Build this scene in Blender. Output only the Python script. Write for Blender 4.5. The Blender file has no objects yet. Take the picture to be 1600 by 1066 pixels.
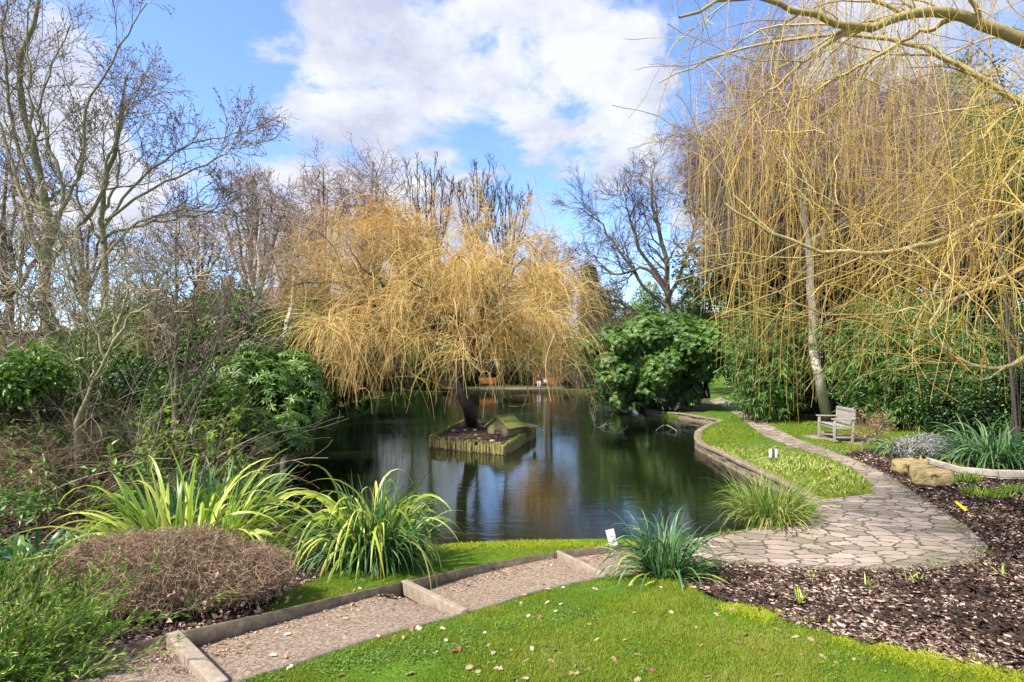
import bpy, bmesh, math, random
import numpy as np
from mathutils import Vector, Matrix
from mathutils.geometry import delaunay_2d_cdt
R = math.radians
S = bpy.context.scene
COL = S.collection

# ---------------------------------------------------------------- camera
F, CX, HY, CZ = 880.0, 800.0, 573.0, 2.4          # focal length and horizon of the 1600 px photograph, eye height over the water
cam = bpy.data.cameras.new('camera'); cam.sensor_width = 36; cam.lens = F/1600*36
cam.shift_y = (HY-533)/1600; cam.clip_start = .05; cam.clip_end = 3000
co = bpy.data.objects.new('camera', cam); COL.objects.link(co)
co.location = (0, 0, CZ); co.rotation_euler = (R(90), 0, 0); S.camera = co
S.view_settings.view_transform = 'Standard'; S.view_settings.look = 'None'
S.view_settings.exposure = 1.12; S.view_settings.gamma = 1
S.cycles.max_bounces = 6; S.cycles.transparent_max_bounces = 8
S.cycles.diffuse_bounces = 3; S.cycles.caustics_reflective = False; S.cycles.caustics_refractive = False

# ---------------------------------------------------------------- sun and sky
SUN_AZ, SUN_EL = R(-124), R(50)                    # azimuth clockwise from +Y (view direction)
sd = Vector((math.sin(SUN_AZ)*math.cos(SUN_EL), math.cos(SUN_AZ)*math.cos(SUN_EL), math.sin(SUN_EL)))
sl = bpy.data.lights.new('sun', 'SUN'); sl.energy = 4.4; sl.angle = R(2.5); sl.color = (1, .94, .84)
so = bpy.data.objects.new('sun', sl); COL.objects.link(so); so.location = sd*60
so.rotation_euler = sd.to_track_quat('Z', 'Y').to_euler()

W = bpy.data.worlds.new('World'); S.world = W; W.use_nodes = True
nt = W.node_tree; nt.nodes.clear()
def N(t, tree=None, **kw):
    n = (tree or nt).nodes.new(t)
    for k, v in kw.items():
        if k.startswith('i_'):
            n.inputs[k[2:].replace('_', ' ')].default_value = v
        else: setattr(n, k, v)
    return n
def lk(a, b, tree=None): (tree or nt).links.new(a, b)
def M_(op, a, b=None, tree=None, clamp=False):
    n = (tree or nt).nodes.new('ShaderNodeMath'); n.operation = op; n.use_clamp = clamp
    for i, v in enumerate((a, b)):
        if v is None: continue
        if isinstance(v, (int, float)): n.inputs[i].default_value = v
        else: lk(v, n.inputs[i], tree)
    return n.outputs[0]
sky = N('ShaderNodeTexSky', sky_type='NISHITA', sun_disc=False, sun_elevation=SUN_EL, sun_rotation=SUN_AZ, air_density=1.0, dust_density=.4, ozone_density=1.6)
tc = N('ShaderNodeTexCoord'); nrm = N('ShaderNodeVectorMath', operation='NORMALIZE'); lk(tc.outputs['Generated'], nrm.inputs[0])
sep = N('ShaderNodeSeparateXYZ'); lk(nrm.outputs[0], sep.inputs[0])
zz = M_('ADD', M_('MAXIMUM', sep.outputs[2], 0.0), .34)
pr = N('ShaderNodeVectorMath', operation='SCALE'); lk(nrm.outputs[0], pr.inputs[0]); lk(M_('DIVIDE', 1.0, zz), pr.inputs['Scale'])
n1 = N('ShaderNodeTexNoise', i_Scale=3.0, i_Detail=10.0, i_Roughness=.6, i_Distortion=.35); lk(pr.outputs[0], n1.inputs['Vector'])
n2 = N('ShaderNodeTexNoise', i_Scale=5.2, i_Detail=8.0, i_Roughness=.6, i_Distortion=.3); lk(pr.outputs[0], n2.inputs['Vector'])
dens = M_('ADD', M_('MULTIPLY', n1.outputs[0], 1.35), M_('SUBTRACT', M_('MULTIPLY', n2.outputs[0], .85), .53))
def blob(px, py, rad, w):                           # a cloud bank (+) or a blue gap (-) at a compass direction
    global dens
    v = Vector((px-CX, F, HY-py)).normalized()
    d = N('ShaderNodeVectorMath', operation='DOT_PRODUCT'); lk(nrm.outputs[0], d.inputs[0]); d.inputs[1].default_value = v
    mr = N('ShaderNodeMapRange', interpolation_type='SMOOTHSTEP'); lk(d.outputs['Value'], mr.inputs['Value'])
    mr.inputs['From Min'].default_value = math.cos(R(rad)); mr.inputs['From Max'].default_value = 1.0
    mr.inputs['To Min'].default_value = 0; mr.inputs['To Max'].default_value = w*.62
    dens = M_('ADD', dens, mr.outputs[0])
for b in [(270, 60, 10, -.2), (385, 160, 9, -.26), (300, 200, 7, -.12), (870, 330, 13, -.3), (760, 215, 5, -.16), (930, 400, 8, -.2), (800, 320, 6, -.15),
          (880, 120, 5, -.1), (1160, 60, 9, -.25), (1210, 170, 7, -.2), (1075, 200, 5, -.12), (250, 430, 9, -.14), (1010, 300, 5, -.1),
          (100, 120, 11, .14), (150, 260, 10, .1), (600, 90, 14, .06), (470, 250, 12, .14), (620, 220, 12, .12), (900, 250, 8, .2), (830, 225, 5, .12), (1000, 170, 9, .15),
          (1000, 60, 9, .1), (1350, 150, 14, .14), (1150, 250, 10, .12), (420, 360, 10, .12), (1550, 60, 10, -.15), (560, 300, 6, -.12), (60, 60, 7, .14), (150, 150, 8, .14), (700, 350, 7, .16), (1500, 120, 9, .1), (700, 60, 5, -.1), (220, 150, 8, -.12), (1080, 130, 6, -.14), (640, 400, 9, .3), (500, 430, 10, .2), (760, 430, 6, .1), (840, 300, 9, -.14), (450, 40, 8, .08), (30,20,8,-.1)]: blob(*b)
mr = N('ShaderNodeMapRange', interpolation_type='SMOOTHSTEP'); lk(dens, mr.inputs['Value'])
mr.inputs['From Min'].default_value = .455; mr.inputs['From Max'].default_value = .675
shade = N('ShaderNodeTexNoise', i_Scale=4.6, i_Detail=9.0, i_Roughness=.62)
mp = N('ShaderNodeMapping'); mp.inputs['Location'].default_value = (3.1, 1.7, .4); lk(pr.outputs[0], mp.inputs[0]); lk(mp.outputs[0], shade.inputs['Vector'])
cr = N('ShaderNodeValToRGB'); lk(shade.outputs[0], cr.inputs[0])
cr.color_ramp.elements[0].position = .38; cr.color_ramp.elements[0].color = (.58, .62, .77, 1)
cr.color_ramp.elements[1].position = .62; cr.color_ramp.elements[1].color = (.88, .90, .95, 1)
ccol = N('ShaderNodeVectorMath', operation='SCALE'); lk(cr.outputs[0], ccol.inputs[0]); ccol.inputs['Scale'].default_value = 4.0
skyc = N('ShaderNodeVectorMath', operation='MULTIPLY'); lk(sky.outputs[0], skyc.inputs[0]); skyc.inputs[1].default_value = (.90, 1.0, 1.25)
mix = N('ShaderNodeMix', data_type='RGBA'); lk(M_('MULTIPLY', mr.outputs[0], .97), mix.inputs[0]); lk(skyc.outputs[0], mix.inputs[6]); lk(ccol.outputs[0], mix.inputs[7])
bg = N('ShaderNodeBackground', i_Strength=.13); lk(mix.outputs[2], bg.inputs[0])
wo = N('ShaderNodeOutputWorld'); lk(bg.outputs[0], wo.inputs[0])
W.cycles.sampling_method = 'MANUAL'; W.cycles.sample_map_resolution = 512

# ---------------------------------------------------------------- helpers
def sm(t): t = np.clip(t, 0, 1); return t*t*(3-2*t)
def hf(x, y):                                       # height of the ground over the water
    x = np.asarray(x, float); y = np.asarray(y, float)
    z = .22 + .56*sm((7.0-y)/4.6)
    z = z + .10*sm((-x-1)/4)*sm((9-y)/5)
    z = z + .35*sm((-x-6)/6)                        # left bank
    z = z + .25*sm((x-9)/8)
    z = z + sm((y-36)/30)*1.5*sm((x-6)/8) + sm((y-56)/25)*1.2
    z = z + .02*np.sin(x*1.7+y*.9) + .015*np.sin(y*2.3-x*1.1)
    return z
def px(u, v, z=None):                               # where a line of sight meets the ground (or a level z)
    if z is not None:
        d = F*(CZ-z)/(v-HY); return ((u-CX)*d/F, d)
    z = .3
    for _ in range(30):
        d = F*(CZ-z)/(v-HY); x = (u-CX)*d/F; z = .5*z + .5*float(hf(x, d))
    return (x, d)
def g3(u, v): x, y = px(u, v); return Vector((x, y, float(hf(x, y))))
def pd(u, v, d): return np.array([(u-CX)*d/F, d, CZ-(v-HY)*d/F])
def on(x, y, dz=0): return np.array([x, y, float(hf(x, y))+dz])

def rngs(s): return np.random.default_rng(s)
def unit(v): return v/np.maximum(np.linalg.norm(v, axis=-1, keepdims=True), 1e-9)
def rdir(r, n): return unit(r.normal(size=(n, 3)))

def tag(o, label=None, cat=None, group=None, kind=None):
    if label: o['label'] = label
    if cat: o['category'] = cat
    if group: o['group'] = group
    if kind: o['kind'] = kind
    return o
def thing(name, label, cat, loc, group=None, rz=0):
    o = bpy.data.objects.new(name, None); COL.objects.link(o); o.location = [float(c) for c in loc]; o.rotation_euler = (0, 0, rz)
    o.empty_display_size = .1
    return tag(o, label, cat, group)
def mesh(name, geo, mat, parent=None, smooth=False, off=None):
    """geo = list of (verts (n,3), faces (m,3|4), rnd (n,)) blocks -> one mesh object"""
    if isinstance(geo, tuple): geo = [geo]
    V = []; L = []; LS = []; RN = []; vo = 0; lo = 0
    for g in geo:
        v, f = np.asarray(g[0], float).reshape(-1, 3), np.asarray(g[1], np.int64)
        if len(f) == 0: continue
        rn = g[2] if len(g) > 2 and g[2] is not None else np.full(len(v), .5)
        V.append(v); RN.append(rn); L.append((f+vo).ravel()); LS.append(lo+np.arange(len(f))*f.shape[1]); lo += f.size; vo += len(v)
    V = np.concatenate(V); L = np.concatenate(L); LS = np.concatenate(LS); RN = np.concatenate(RN)
    if off is None and parent is not None: off = np.array(parent.location)
    if off is not None: V = V-np.asarray(off)
    me = bpy.data.meshes.new(name)
    me.vertices.add(len(V)); me.vertices.foreach_set('co', V.astype(np.float32).ravel())
    me.loops.add(len(L)); me.loops.foreach_set('vertex_index', L.astype(np.int32))
    me.polygons.add(len(LS)); me.polygons.foreach_set('loop_start', LS.astype(np.int32))
    a = me.attributes.new('rnd', 'FLOAT', 'POINT'); a.data.foreach_set('value', RN.astype(np.float32))
    me.update(calc_edges=True)
    if smooth: me.polygons.foreach_set('use_smooth', np.ones(len(LS), bool))
    me.materials.append(mat)
    o = bpy.data.objects.new(name, me); COL.objects.link(o)
    if parent is not None:
        o.parent = parent
    elif off is not None: o.location = off
    return o

def tubes(P, Rr, sides=3, rnd=None, r=None):
    """P (n,k,3) polylines, Rr (n,k) radii"""
    P = np.asarray(P, float); Rr = np.asarray(Rr, float)
    n, k, _ = P.shape
    T = unit(np.gradient(P, axis=1))
    ref = np.cross(T[:, 0], [0.31, .87, .37]); ref = unit(ref+1e-6)[:, None, :]
    A = unit(ref-(ref*T).sum(-1, keepdims=True)*T+1e-7); B = np.cross(T, A)
    ang = np.arange(sides)*2*math.pi/sides
    V = P[:, :, None, :] + Rr[:, :, None, None]*(A[:, :, None, :]*np.cos(ang)[:, None]+B[:, :, None, :]*np.sin(ang)[:, None])
    idx = np.arange(n*k*sides).reshape(n, k, sides); nx = np.roll(idx, -1, axis=2)
    Fq = np.stack([idx[:, :-1], nx[:, :-1], nx[:, 1:], idx[:, 1:]], -1).reshape(-1, 4)
    if rnd is None: rnd = (r or rngs(1)).random(n)
    return V.reshape(-1, 3), Fq, np.repeat(rnd, k*sides)

def bez(pts, k):                                    # Catmull-Rom through points (+ extra columns) -> k samples
    p = np.asarray(pts, float); n = len(p)
    q = np.vstack([2*p[0]-p[1], p, 2*p[-1]-p[-2]])
    t = np.linspace(0, n-1-1e-6, k); i = t.astype(int); f = (t-i)[:, None]
    a, b, c, d = q[i], q[i+1], q[i+2], q[i+3]
    return .5*((2*b)+(-a+c)*f+(2*a-5*b+4*c-d)*f**2+(-a+3*b-3*c+d)*f**3)

def grow(par, rad, n, ang, ln, K, r, up=0., wig=.12, t0=.25, t1=1., rr=.6, rmin=.004, out=None, taper=.5, flat=0.):
    """n children off every parent polyline; ln = (mean, spread) absolute length, shrinking towards the tip"""
    Np, Kp, _ = par.shape
    t = t0+(t1-t0)*((np.arange(n)[None, :]+r.random((Np, n)))/n)
    t = t.ravel(); pi = np.repeat(np.arange(Np), n)
    s = np.clip(t*(Kp-1), 0, Kp-1.001); i = s.astype(int); f = (s-i)[:, None]
    p0 = par[pi, i]*(1-f)+par[pi, i+1]*f; T = unit(par[pi, i+1]-par[pi, i])
    r0 = (rad[pi, i]*(1-f[:, 0])+rad[pi, i+1]*f[:, 0])*rr
    m = len(t)
    q = rdir(r, m); q[:, 2] *= (1-flat)
    q = unit(q-(q*T).sum(-1, keepdims=True)*T)
    if out is not None: q = unit(q+out*unit((p0-np.array(out_c))*[1, 1, 0]))
    a = r.uniform(ang[0], ang[1], m)[:, None]
    d = unit(np.cos(a)*T+np.sin(a)*q)
    L = ln[0]*(1-taper*t)*r.uniform(1-ln[1], 1+ln[1], m); st = (L/(K-1))[:, None]
    P = np.zeros((m, K, 3)); P[:, 0] = p0
    upv = np.array([0, 0, 1.])
    for j in range(1, K):
        d = unit(d+upv*up+wig*r.normal(size=(m, 3)))
        P[:, j] = P[:, j-1]+d*st
    Rd = np.maximum(r0[:, None]*np.linspace(1, .3, K)[None, :], rmin)
    return P, Rd
out_c = (0, 0, 0)

def strands(P0, D0, L, K, r, g=.35, wig=.06, sway=0.):
    """drooping twigs: leave along D0 and fall"""
    n = len(P0); P = np.zeros((n, K, 3)); P[:, 0] = P0; d = unit(D0); st = (L/(K-1))[:, None]
    gv = np.array([0, 0, -1.]); 
    for j in range(1, K):
        d = unit(d+gv*g+wig*r.normal(size=(n, 3)))
        P[:, j] = P[:, j-1]+d*st
    return P
def leaves(P, D, Nn, L, Wd, fold=.2, rnd=None, r=None):
    n = len(P); D = unit(D); Sd = unit(np.cross(D, Nn)); U = np.cross(Sd, D)
    L = np.broadcast_to(L, n)[:, None]; Wd = np.broadcast_to(Wd, n)[:, None]
    a = P+D*L*.48+Sd*Wd*.5+U*Wd*fold; b = P+D*L*.48-Sd*Wd*.5+U*Wd*fold; c = P+D*L-U*L*.12
    V = np.stack([P, a, c, b], 1).reshape(-1, 3); i = np.arange(n)*4
    Fc = np.concatenate([np.stack([i, i+1, i+2], 1), np.stack([i, i+2, i+3], 1)])
    if rnd is None: rnd = (r or rngs(2)).random(n)
    return V, Fc, np.repeat(rnd, 4)
def blades(P, D, L, Wd, K, r, g=.2, wig=.03, tipw=.12, rnd=None, vee=.25, belly=.35, side=None, stripe=0.):
    """strap leaves: arching, V-folded ribbons"""
    n = len(P); C = np.zeros((n, K, 3)); C[:, 0] = P; d = unit(D); st = (L/(K-1))[:, None]
    for j in range(1, K):
        d = unit(d+np.array([0, 0, -1.])*np.reshape(g, (-1, 1))*(j/K)+wig*r.normal(size=(n, 3))); C[:, j] = C[:, j-1]+d*st
    T = unit(np.gradient(C, axis=1)); hz = unit(np.stack([-D[:, 1], D[:, 0], np.zeros(n)], 1)+1e-6+.25*r.normal(size=(n, 3)))[:, None, :]
    Sd = unit(hz-(hz*T).sum(-1, keepdims=True)*T); U = np.cross(Sd, T)
    s = np.linspace(0, 1, K); w = np.where(s < belly, .55+.45*s/belly, 1-(1-tipw)*((s-belly)/(1-belly))**1.6)
    ww = (np.reshape(Wd, (-1, 1))*w[None])[:, :, None]*.5
    A = C+Sd*ww+U*ww*vee; B = C-Sd*ww+U*ww*vee
    V = np.stack([A, C, B], 2); idx = np.arange(n*K*3).reshape(n, K, 3)
    Fq = np.concatenate([np.stack([idx[:, :-1, q], idx[:, :-1, q+1], idx[:, 1:, q+1], idx[:, 1:, q]], -1).reshape(-1, 4) for q in (0, 1)])
    if rnd is None: rnd = r.random(n)
    rv = np.repeat(rnd, K*3).reshape(-1, 3); rv[:, 1] -= stripe; rv[:, [0, 2]] += stripe*.4
    return V.reshape(-1, 3), Fq, np.clip(rv, 0, 1).ravel()
def pip(x, y, poly):
    x = np.asarray(x); y = np.asarray(y); c = np.zeros(x.shape, bool); n = len(poly); j = n-1
    for i in range(n):
        xi, yi = poly[i]; xj, yj = poly[j]
        m = ((yi > y) != (yj > y)); 
        with np.errstate(divide='ignore', invalid='ignore'):
            c ^= m & (x < (xj-xi)*(y-yi)/((yj-yi) if yj != yi else 1e-9)+xi)
        j = i
    return c
def boxg(c, s, rz=0, bev=0, rot=None, rnd=.5):
    bm = bmesh.new(); bmesh.ops.create_cube(bm, size=1); bmesh.ops.scale(bm, vec=s, verts=bm.verts)
    if bev: bmesh.ops.bevel(bm, geom=bm.edges[:], offset=bev, segments=2, affect='EDGES', profile=.6)
    m = Matrix.Translation(Vector([float(q) for q in c])) @ (rot.to_matrix().to_4x4() if rot is not None else Matrix.Rotation(rz, 4, 'Z'))
    bmesh.ops.transform(bm, matrix=m, verts=bm.verts)
    bmesh.ops.triangulate(bm, faces=bm.faces)
    bm.verts.ensure_lookup_table()
    v = np.array([q.co[:] for q in bm.verts]); f = np.array([[q.index for q in ff.verts] for ff in bm.faces]); bm.free()
    return v, f, np.full(len(v), rnd)
def beam(a, b, w, h, bev=.006, rnd=.5):
    a = Vector([float(q) for q in a]); b = Vector([float(q) for q in b]); d = b-a
    q = d.to_track_quat('X', 'Z')
    return boxg((a+b)/2, (d.length, w, h), rot=q, bev=bev, rnd=rnd)

# ---------------------------------------------------------------- materials
MATS = {}
def mat(name, cols, rough=.7, trans=0., bump=None, noise=0., nscale=8., spec=.3, coord='Object'):
    """cols = ramp of linear colours over the per-leaf/per-piece attribute 'rnd'; noise mixes in object-space variation"""
    if name in MATS: return MATS[name]
    m = bpy.data.materials.new(name); m.use_nodes = True; t = m.node_tree; t.nodes.clear()
    at = N('ShaderNodeAttribute', t, attribute_name='rnd'); fac = at.outputs['Fac']
    tcn = N('ShaderNodeTexCoord', t)
    if noise:
        nz = N('ShaderNodeTexNoise', t, i_Scale=nscale, i_Detail=5.0, i_Roughness=.6); lk(tcn.outputs[coord], nz.inputs['Vector'], t)
        fac = M_('ADD', M_('MULTIPLY', fac, 1-noise, t), M_('MULTIPLY', M_('SUBTRACT', M_('MULTIPLY', nz.outputs[0], 2.2, t), .6, t), noise, t), t, True)
    rp = N('ShaderNodeValToRGB', t); lk(fac, rp.inputs[0], t); e = rp.color_ramp.elements
    while len(e) < len(cols): e.new(.5)
    for i, c in enumerate(cols): e[i].position = i/(len(cols)-1) if len(cols) > 1 else 0; e[i].color = (*c, 1)
    p = N('ShaderNodeBsdfPrincipled', t, i_Roughness=rough); p.inputs['Specular IOR Level'].default_value = spec
    lk(rp.outputs[0], p.inputs['Base Color'], t); out = p.outputs[0]
    if bump:
        nb = N('ShaderNodeTexNoise', t, i_Scale=bump[0], i_Detail=6.0, i_Roughness=.65); lk(tcn.outputs[coord], nb.inputs['Vector'], t)
        b = N('ShaderNodeBump', t, i_Strength=bump[1], i_Distance=bump[2]); lk(nb.outputs[0], b.inputs['Height'], t); lk(b.outputs[0], p.inputs['Normal'], t)
    if trans:
        tr = N('ShaderNodeBsdfTranslucent', t); lk(rp.outputs[0], tr.inputs[0], t)
        mx = N('ShaderNodeMixShader', t); mx.inputs[0].default_value = trans; lk(out, mx.inputs[1], t); lk(tr.outputs[0], mx.inputs[2], t); out = mx.outputs[0]
    o = N('ShaderNodeOutputMaterial', t); lk(out, o.inputs[0], t); MATS[name] = m
    return m
bark = mat('bark', [(.10, .075, .05), (.16, .13, .09), (.22, .19, .13)], .9, noise=.6, nscale=14, bump=(25, .8, .02))
bark_dark = mat('bark_dark', [(.045, .035, .03), (.085, .07, .055)], .9, noise=.5, nscale=10, bump=(20, .7, .02))
bark_green = mat('bark_green', [(.12, .11, .05), (.24, .22, .11), (.38, .35, .22)], .85, noise=.6, nscale=9, bump=(25, .6, .01))
twig_grey = mat('twig_grey', [(.12, .09, .07), (.26, .20, .15), (.46, .38, .29)], .8)
twig_pale = mat('twig_pale', [(.26, .20, .12), (.42, .35, .22), (.60, .53, .40)], .75)
twig_brown = mat('twig_brown', [(.14, .08, .05), (.28, .17, .10), (.46, .31, .20)], .8)
twig_purple = mat('twig_purple', [(.17, .11, .10), (.30, .21, .19), (.46, .35, .30)], .8)
gold = mat('willow_gold', [(.34, .18, .04), (.54, .32, .07), (.72, .51, .20), (.40, .31, .07)], .6, spec=.4)
gold_b = mat('willow_gold_near', [(.28, .14, .025), (.50, .29, .035), (.66, .47, .13), (.36, .31, .05)], .5, spec=.5)
gold_bark = mat('willow_bough', [(.20, .155, .06), (.37, .30, .13), (.54, .46, .25)], .75, noise=.5, nscale=9, bump=(30, .5, .008))
birch_bark = mat('birch_bark', [(.16, .13, .10), (.62, .56, .47), (.76, .71, .63)], .7, noise=.75, nscale=5, bump=(18, .4, .01))
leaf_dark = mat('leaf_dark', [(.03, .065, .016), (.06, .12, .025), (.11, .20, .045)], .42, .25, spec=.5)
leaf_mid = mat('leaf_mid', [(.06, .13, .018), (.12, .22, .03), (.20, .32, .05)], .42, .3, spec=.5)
leaf_rhodo = mat('leaf_rhodo', [(.05, .12, .02), (.11, .22, .035), (.21, .34, .07)], .45, .35, spec=.6)
leaf_yel = mat('leaf_yellow_green', [(.10, .19, .02), (.19, .30, .03), (.32, .40, .05)], .5, .35)
leaf_bamboo = mat('leaf_bamboo', [(.05, .12, .02), (.12, .24, .045), (.25, .38, .10)], .42, .3, spec=.5)
leaf_dry = mat('leaf_dry', [(.22, .11, .06), (.42, .27, .18), (.62, .48, .38)], .8, .25)
leaf_straw = mat('leaf_straw', [(.30, .24, .09), (.50, .42, .2), (.30, .33, .08)], .7, .3)
strap_y = mat('strap_variegated', [(.07, .16, .02), (.24, .36, .03), (.50, .56, .08), (.70, .68, .22)], .38, .35, spec=.5)
strap_g = mat('strap_green', [(.025, .075, .02), (.06, .15, .035), (.13, .24, .06)], .38, .25, spec=.5)
strap_b = mat('strap_blue_green', [(.04, .10, .03), (.09, .20, .06), (.21, .34, .12)], .42, .25, spec=.5)
carex = mat('carex_blade', [(.08, .17, .02), (.20, .30, .04), (.42, .42, .14), (.46, .36, .18)], .5, .3)
grassm = mat('grass_blade', [(.065, .12, .012), (.155, .235, .014), (.27, .33, .025), (.42, .39, .10)], .55, .4)
mossm = mat('moss', [(.20, .28, .012), (.34, .40, .02), (.48, .48, .04)], .8, .3)
chip = mat('bark_chip', [(.022, .013, .009), (.055, .031, .022), (.12, .068, .048), (.22, .14, .10), (.60, .46, .36)], .85)
soil = mat('soil', [(.022, .013, .009), (.055, .034, .024), (.11, .07, .048)], .95, noise=.9, nscale=14, bump=(40, .9, .02))
forest = mat('leaf_mould', [(.03, .026, .012), (.055, .06, .018), (.09, .10, .025)], .95, noise=.9, nscale=3, bump=(12, .9, .05))
def lawn_mat():
    m = bpy.data.materials.new('lawn'); m.use_nodes = True; t = m.node_tree; p = t.nodes['Principled BSDF']
    g = N('ShaderNodeTexCoord', t); a = N('ShaderNodeTexNoise', t, i_Scale=1.6, i_Detail=6.0, i_Roughness=.65); b = N('ShaderNodeTexNoise', t, i_Scale=60.0, i_Detail=4.0)
    lk(g.outputs['Object'], a.inputs['Vector'], t); lk(g.outputs['Object'], b.inputs['Vector'], t)
    f = M_('ADD', M_('MULTIPLY', a.outputs[0], .9, t), M_('MULTIPLY', b.outputs[0], .5, t), t)
    rp = N('ShaderNodeValToRGB', t); lk(M_('SUBTRACT', f, .2, t), rp.inputs[0], t); e = rp.color_ramp.elements
    e[0].position = .2; e[0].color = (.07, .05, .025, 1); e[1].position = .85; e[1].color = (.17, .27, .02, 1); q = e.new(.5); q.color = (.07, .14, .012, 1)
    lk(rp.outputs[0], p.inputs['Base Color'], t); p.inputs['Roughness'].default_value = .9; p.inputs['Specular IOR Level'].default_value = .1
    bb = N('ShaderNodeBump', t, i_Strength=.8, i_Distance=.02); lk(b.outputs[0], bb.inputs['Height'], t); lk(bb.outputs[0], p.inputs['Normal'], t)
    return m
lawnm = lawn_mat()
def paving_mat():
    m = bpy.data.materials.new('crazy_paving'); m.use_nodes = True; t = m.node_tree; p = t.nodes['Principled BSDF']
    g = N('ShaderNodeTexCoord', t); mpn = N('ShaderNodeMapping', t); lk(g.outputs['Object'], mpn.inputs[0], t); mpn.inputs['Rotation'].default_value = (0, 0, .35); mpn.inputs['Scale'].default_value = (3.5, 5.4, 1)
    wz = N('ShaderNodeTexNoise', t, i_Scale=2.4, i_Detail=4.0); lk(mpn.outputs[0], wz.inputs['Vector'], t)
    wv = N('ShaderNodeVectorMath', t, operation='SCALE'); wv.inputs['Scale'].default_value = .75; lk(wz.outputs['Color'], wv.inputs[0], t)
    ad = N('ShaderNodeVectorMath', t, operation='ADD'); lk(mpn.outputs[0], ad.inputs[0], t); lk(wv.outputs[0], ad.inputs[1], t)
    ve = N('ShaderNodeTexVoronoi', t, feature='DISTANCE_TO_EDGE', voronoi_dimensions='2D', i_Scale=1.0, i_Randomness=1.0); vc = N('ShaderNodeTexVoronoi', t, feature='F1', voronoi_dimensions='2D', i_Scale=1.0, i_Randomness=1.0)
    lk(ad.outputs[0], ve.inputs['Vector'], t); lk(ad.outputs[0], vc.inputs['Vector'], t)
    fine = N('ShaderNodeTexNoise', t, i_Scale=22.0, i_Detail=8.0, i_Roughness=.7); lk(g.outputs['Object'], fine.inputs['Vector'], t)
    big = N('ShaderNodeTexNoise', t, i_Scale=.9, i_Detail=5.0); lk(g.outputs['Object'], big.inputs['Vector'], t)
    sc = N('ShaderNodeSeparateColor', t); lk(vc.outputs['Color'], sc.inputs[0], t)
    rp = N('ShaderNodeValToRGB', t); e = rp.color_ramp.elements
    lk(M_('ADD', M_('MULTIPLY', sc.outputs[0], .55, t), M_('MULTIPLY', fine.outputs[0], .5, t), t), rp.inputs[0], t)
    e[0].position = .1; e[0].color = (.17, .13, .10, 1); e[1].position = .95; e[1].color = (.48, .385, .31, 1); q = e.new(.5); q.color = (.30, .235, .185, 1)
    # mossy dull patches on the stone itself
    mm = N('ShaderNodeMapRange', t); lk(big.outputs[0], mm.inputs['Value'], t); mm.inputs['From Min'].default_value = .50; mm.inputs['From Max'].default_value = .68; mm.inputs['To Max'].default_value = .75
    mx = N('ShaderNodeMix', t, data_type='RGBA'); lk(mm.outputs[0], mx.inputs[0], t); lk(rp.outputs[0], mx.inputs[6], t); mx.inputs[7].default_value = (.14, .135, .07, 1)
    jr = N('ShaderNodeMapRange', t, interpolation_type='SMOOTHSTEP'); lk(M_('ADD', ve.outputs['Distance'], M_('MULTIPLY', M_('SUBTRACT', fine.outputs[0], .5, t), .05, t), t), jr.inputs['Value'], t); jr.inputs['From Min'].default_value = .014; jr.inputs['From Max'].default_value = .06
    jc = N('ShaderNodeMix', t, data_type='RGBA'); lk(big.outputs[0], jc.inputs[0], t); jc.inputs[6].default_value = (.085, .06, .045, 1); jc.inputs[7].default_value = (.13, .12, .05, 1)
    mj = N('ShaderNodeMix', t, data_type='RGBA'); lk(jr.outputs[0], mj.inputs[0], t); lk(jc.outputs[2], mj.inputs[6], t); lk(mx.outputs[2], mj.inputs[7], t)
    lk(mj.outputs[2], p.inputs['Base Color'], t); p.inputs['Roughness'].default_value = .75; p.inputs['Specular IOR Level'].default_value = .3
    h = M_('ADD', jr.outputs[0], M_('MULTIPLY', fine.outputs[0], .3, t), t)
    bb = N('ShaderNodeBump', t, i_Strength=1.0, i_Distance=.03); lk(h, bb.inputs['Height'], t); lk(bb.outputs[0], p.inputs['Normal'], t)
    return m
paving = paving_mat()
gravel = mat('gravel', [(.095, .065, .04), (.21, .15, .10), (.35, .265, .19), (.48, .4, .31)], .9, noise=.95, nscale=38, bump=(160, .9, .012))
wood_grey = mat('weathered_wood', [(.10, .08, .06), (.19, .155, .125), (.33, .28, .235)], .85, noise=.7, nscale=16, bump=(50, .5, .006))
riser_wood = mat('riser_wood', [(.13, .095, .065), (.28, .22, .165), (.42, .35, .28)], .85, noise=.6, nscale=14, bump=(45, .6, .006))
wood_dark = mat('dark_board', [(.05, .038, .028), (.11, .085, .06), (.20, .17, .11)], .9, noise=.8, nscale=11, bump=(40, .6, .006))
teak = mat('silvered_teak', [(.19, .165, .14), (.32, .285, .245), (.44, .40, .35)], .75, noise=.6, nscale=20, bump=(60, .4, .004))
mossy_wood = mat('mossy_wood', [(.09, .07, .04), (.24, .20, .075), (.38, .36, .09)], .9, noise=.75, nscale=9, bump=(40, .6, .01))
brickm = mat('brick', [(.18, .09, .06), (.27, .15, .11), (.36, .24, .18)], .9, noise=.7, nscale=12, bump=(30, .5, .01))
stonem = mat('wall_stone', [(.10, .08, .055), (.22, .17, .12), (.36, .29, .21)], .9, noise=.8, nscale=9, bump=(25, .7, .02))
rockm = mat('sandstone', [(.16, .12, .04), (.33, .25, .11), (.46, .37, .2)], .85, noise=.85, nscale=6, bump=(9, .8, .05))
white_m = mat('white_plate', [(.62, .6, .56), (.78, .77, .74)], .5, noise=.6, nscale=12)
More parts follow.
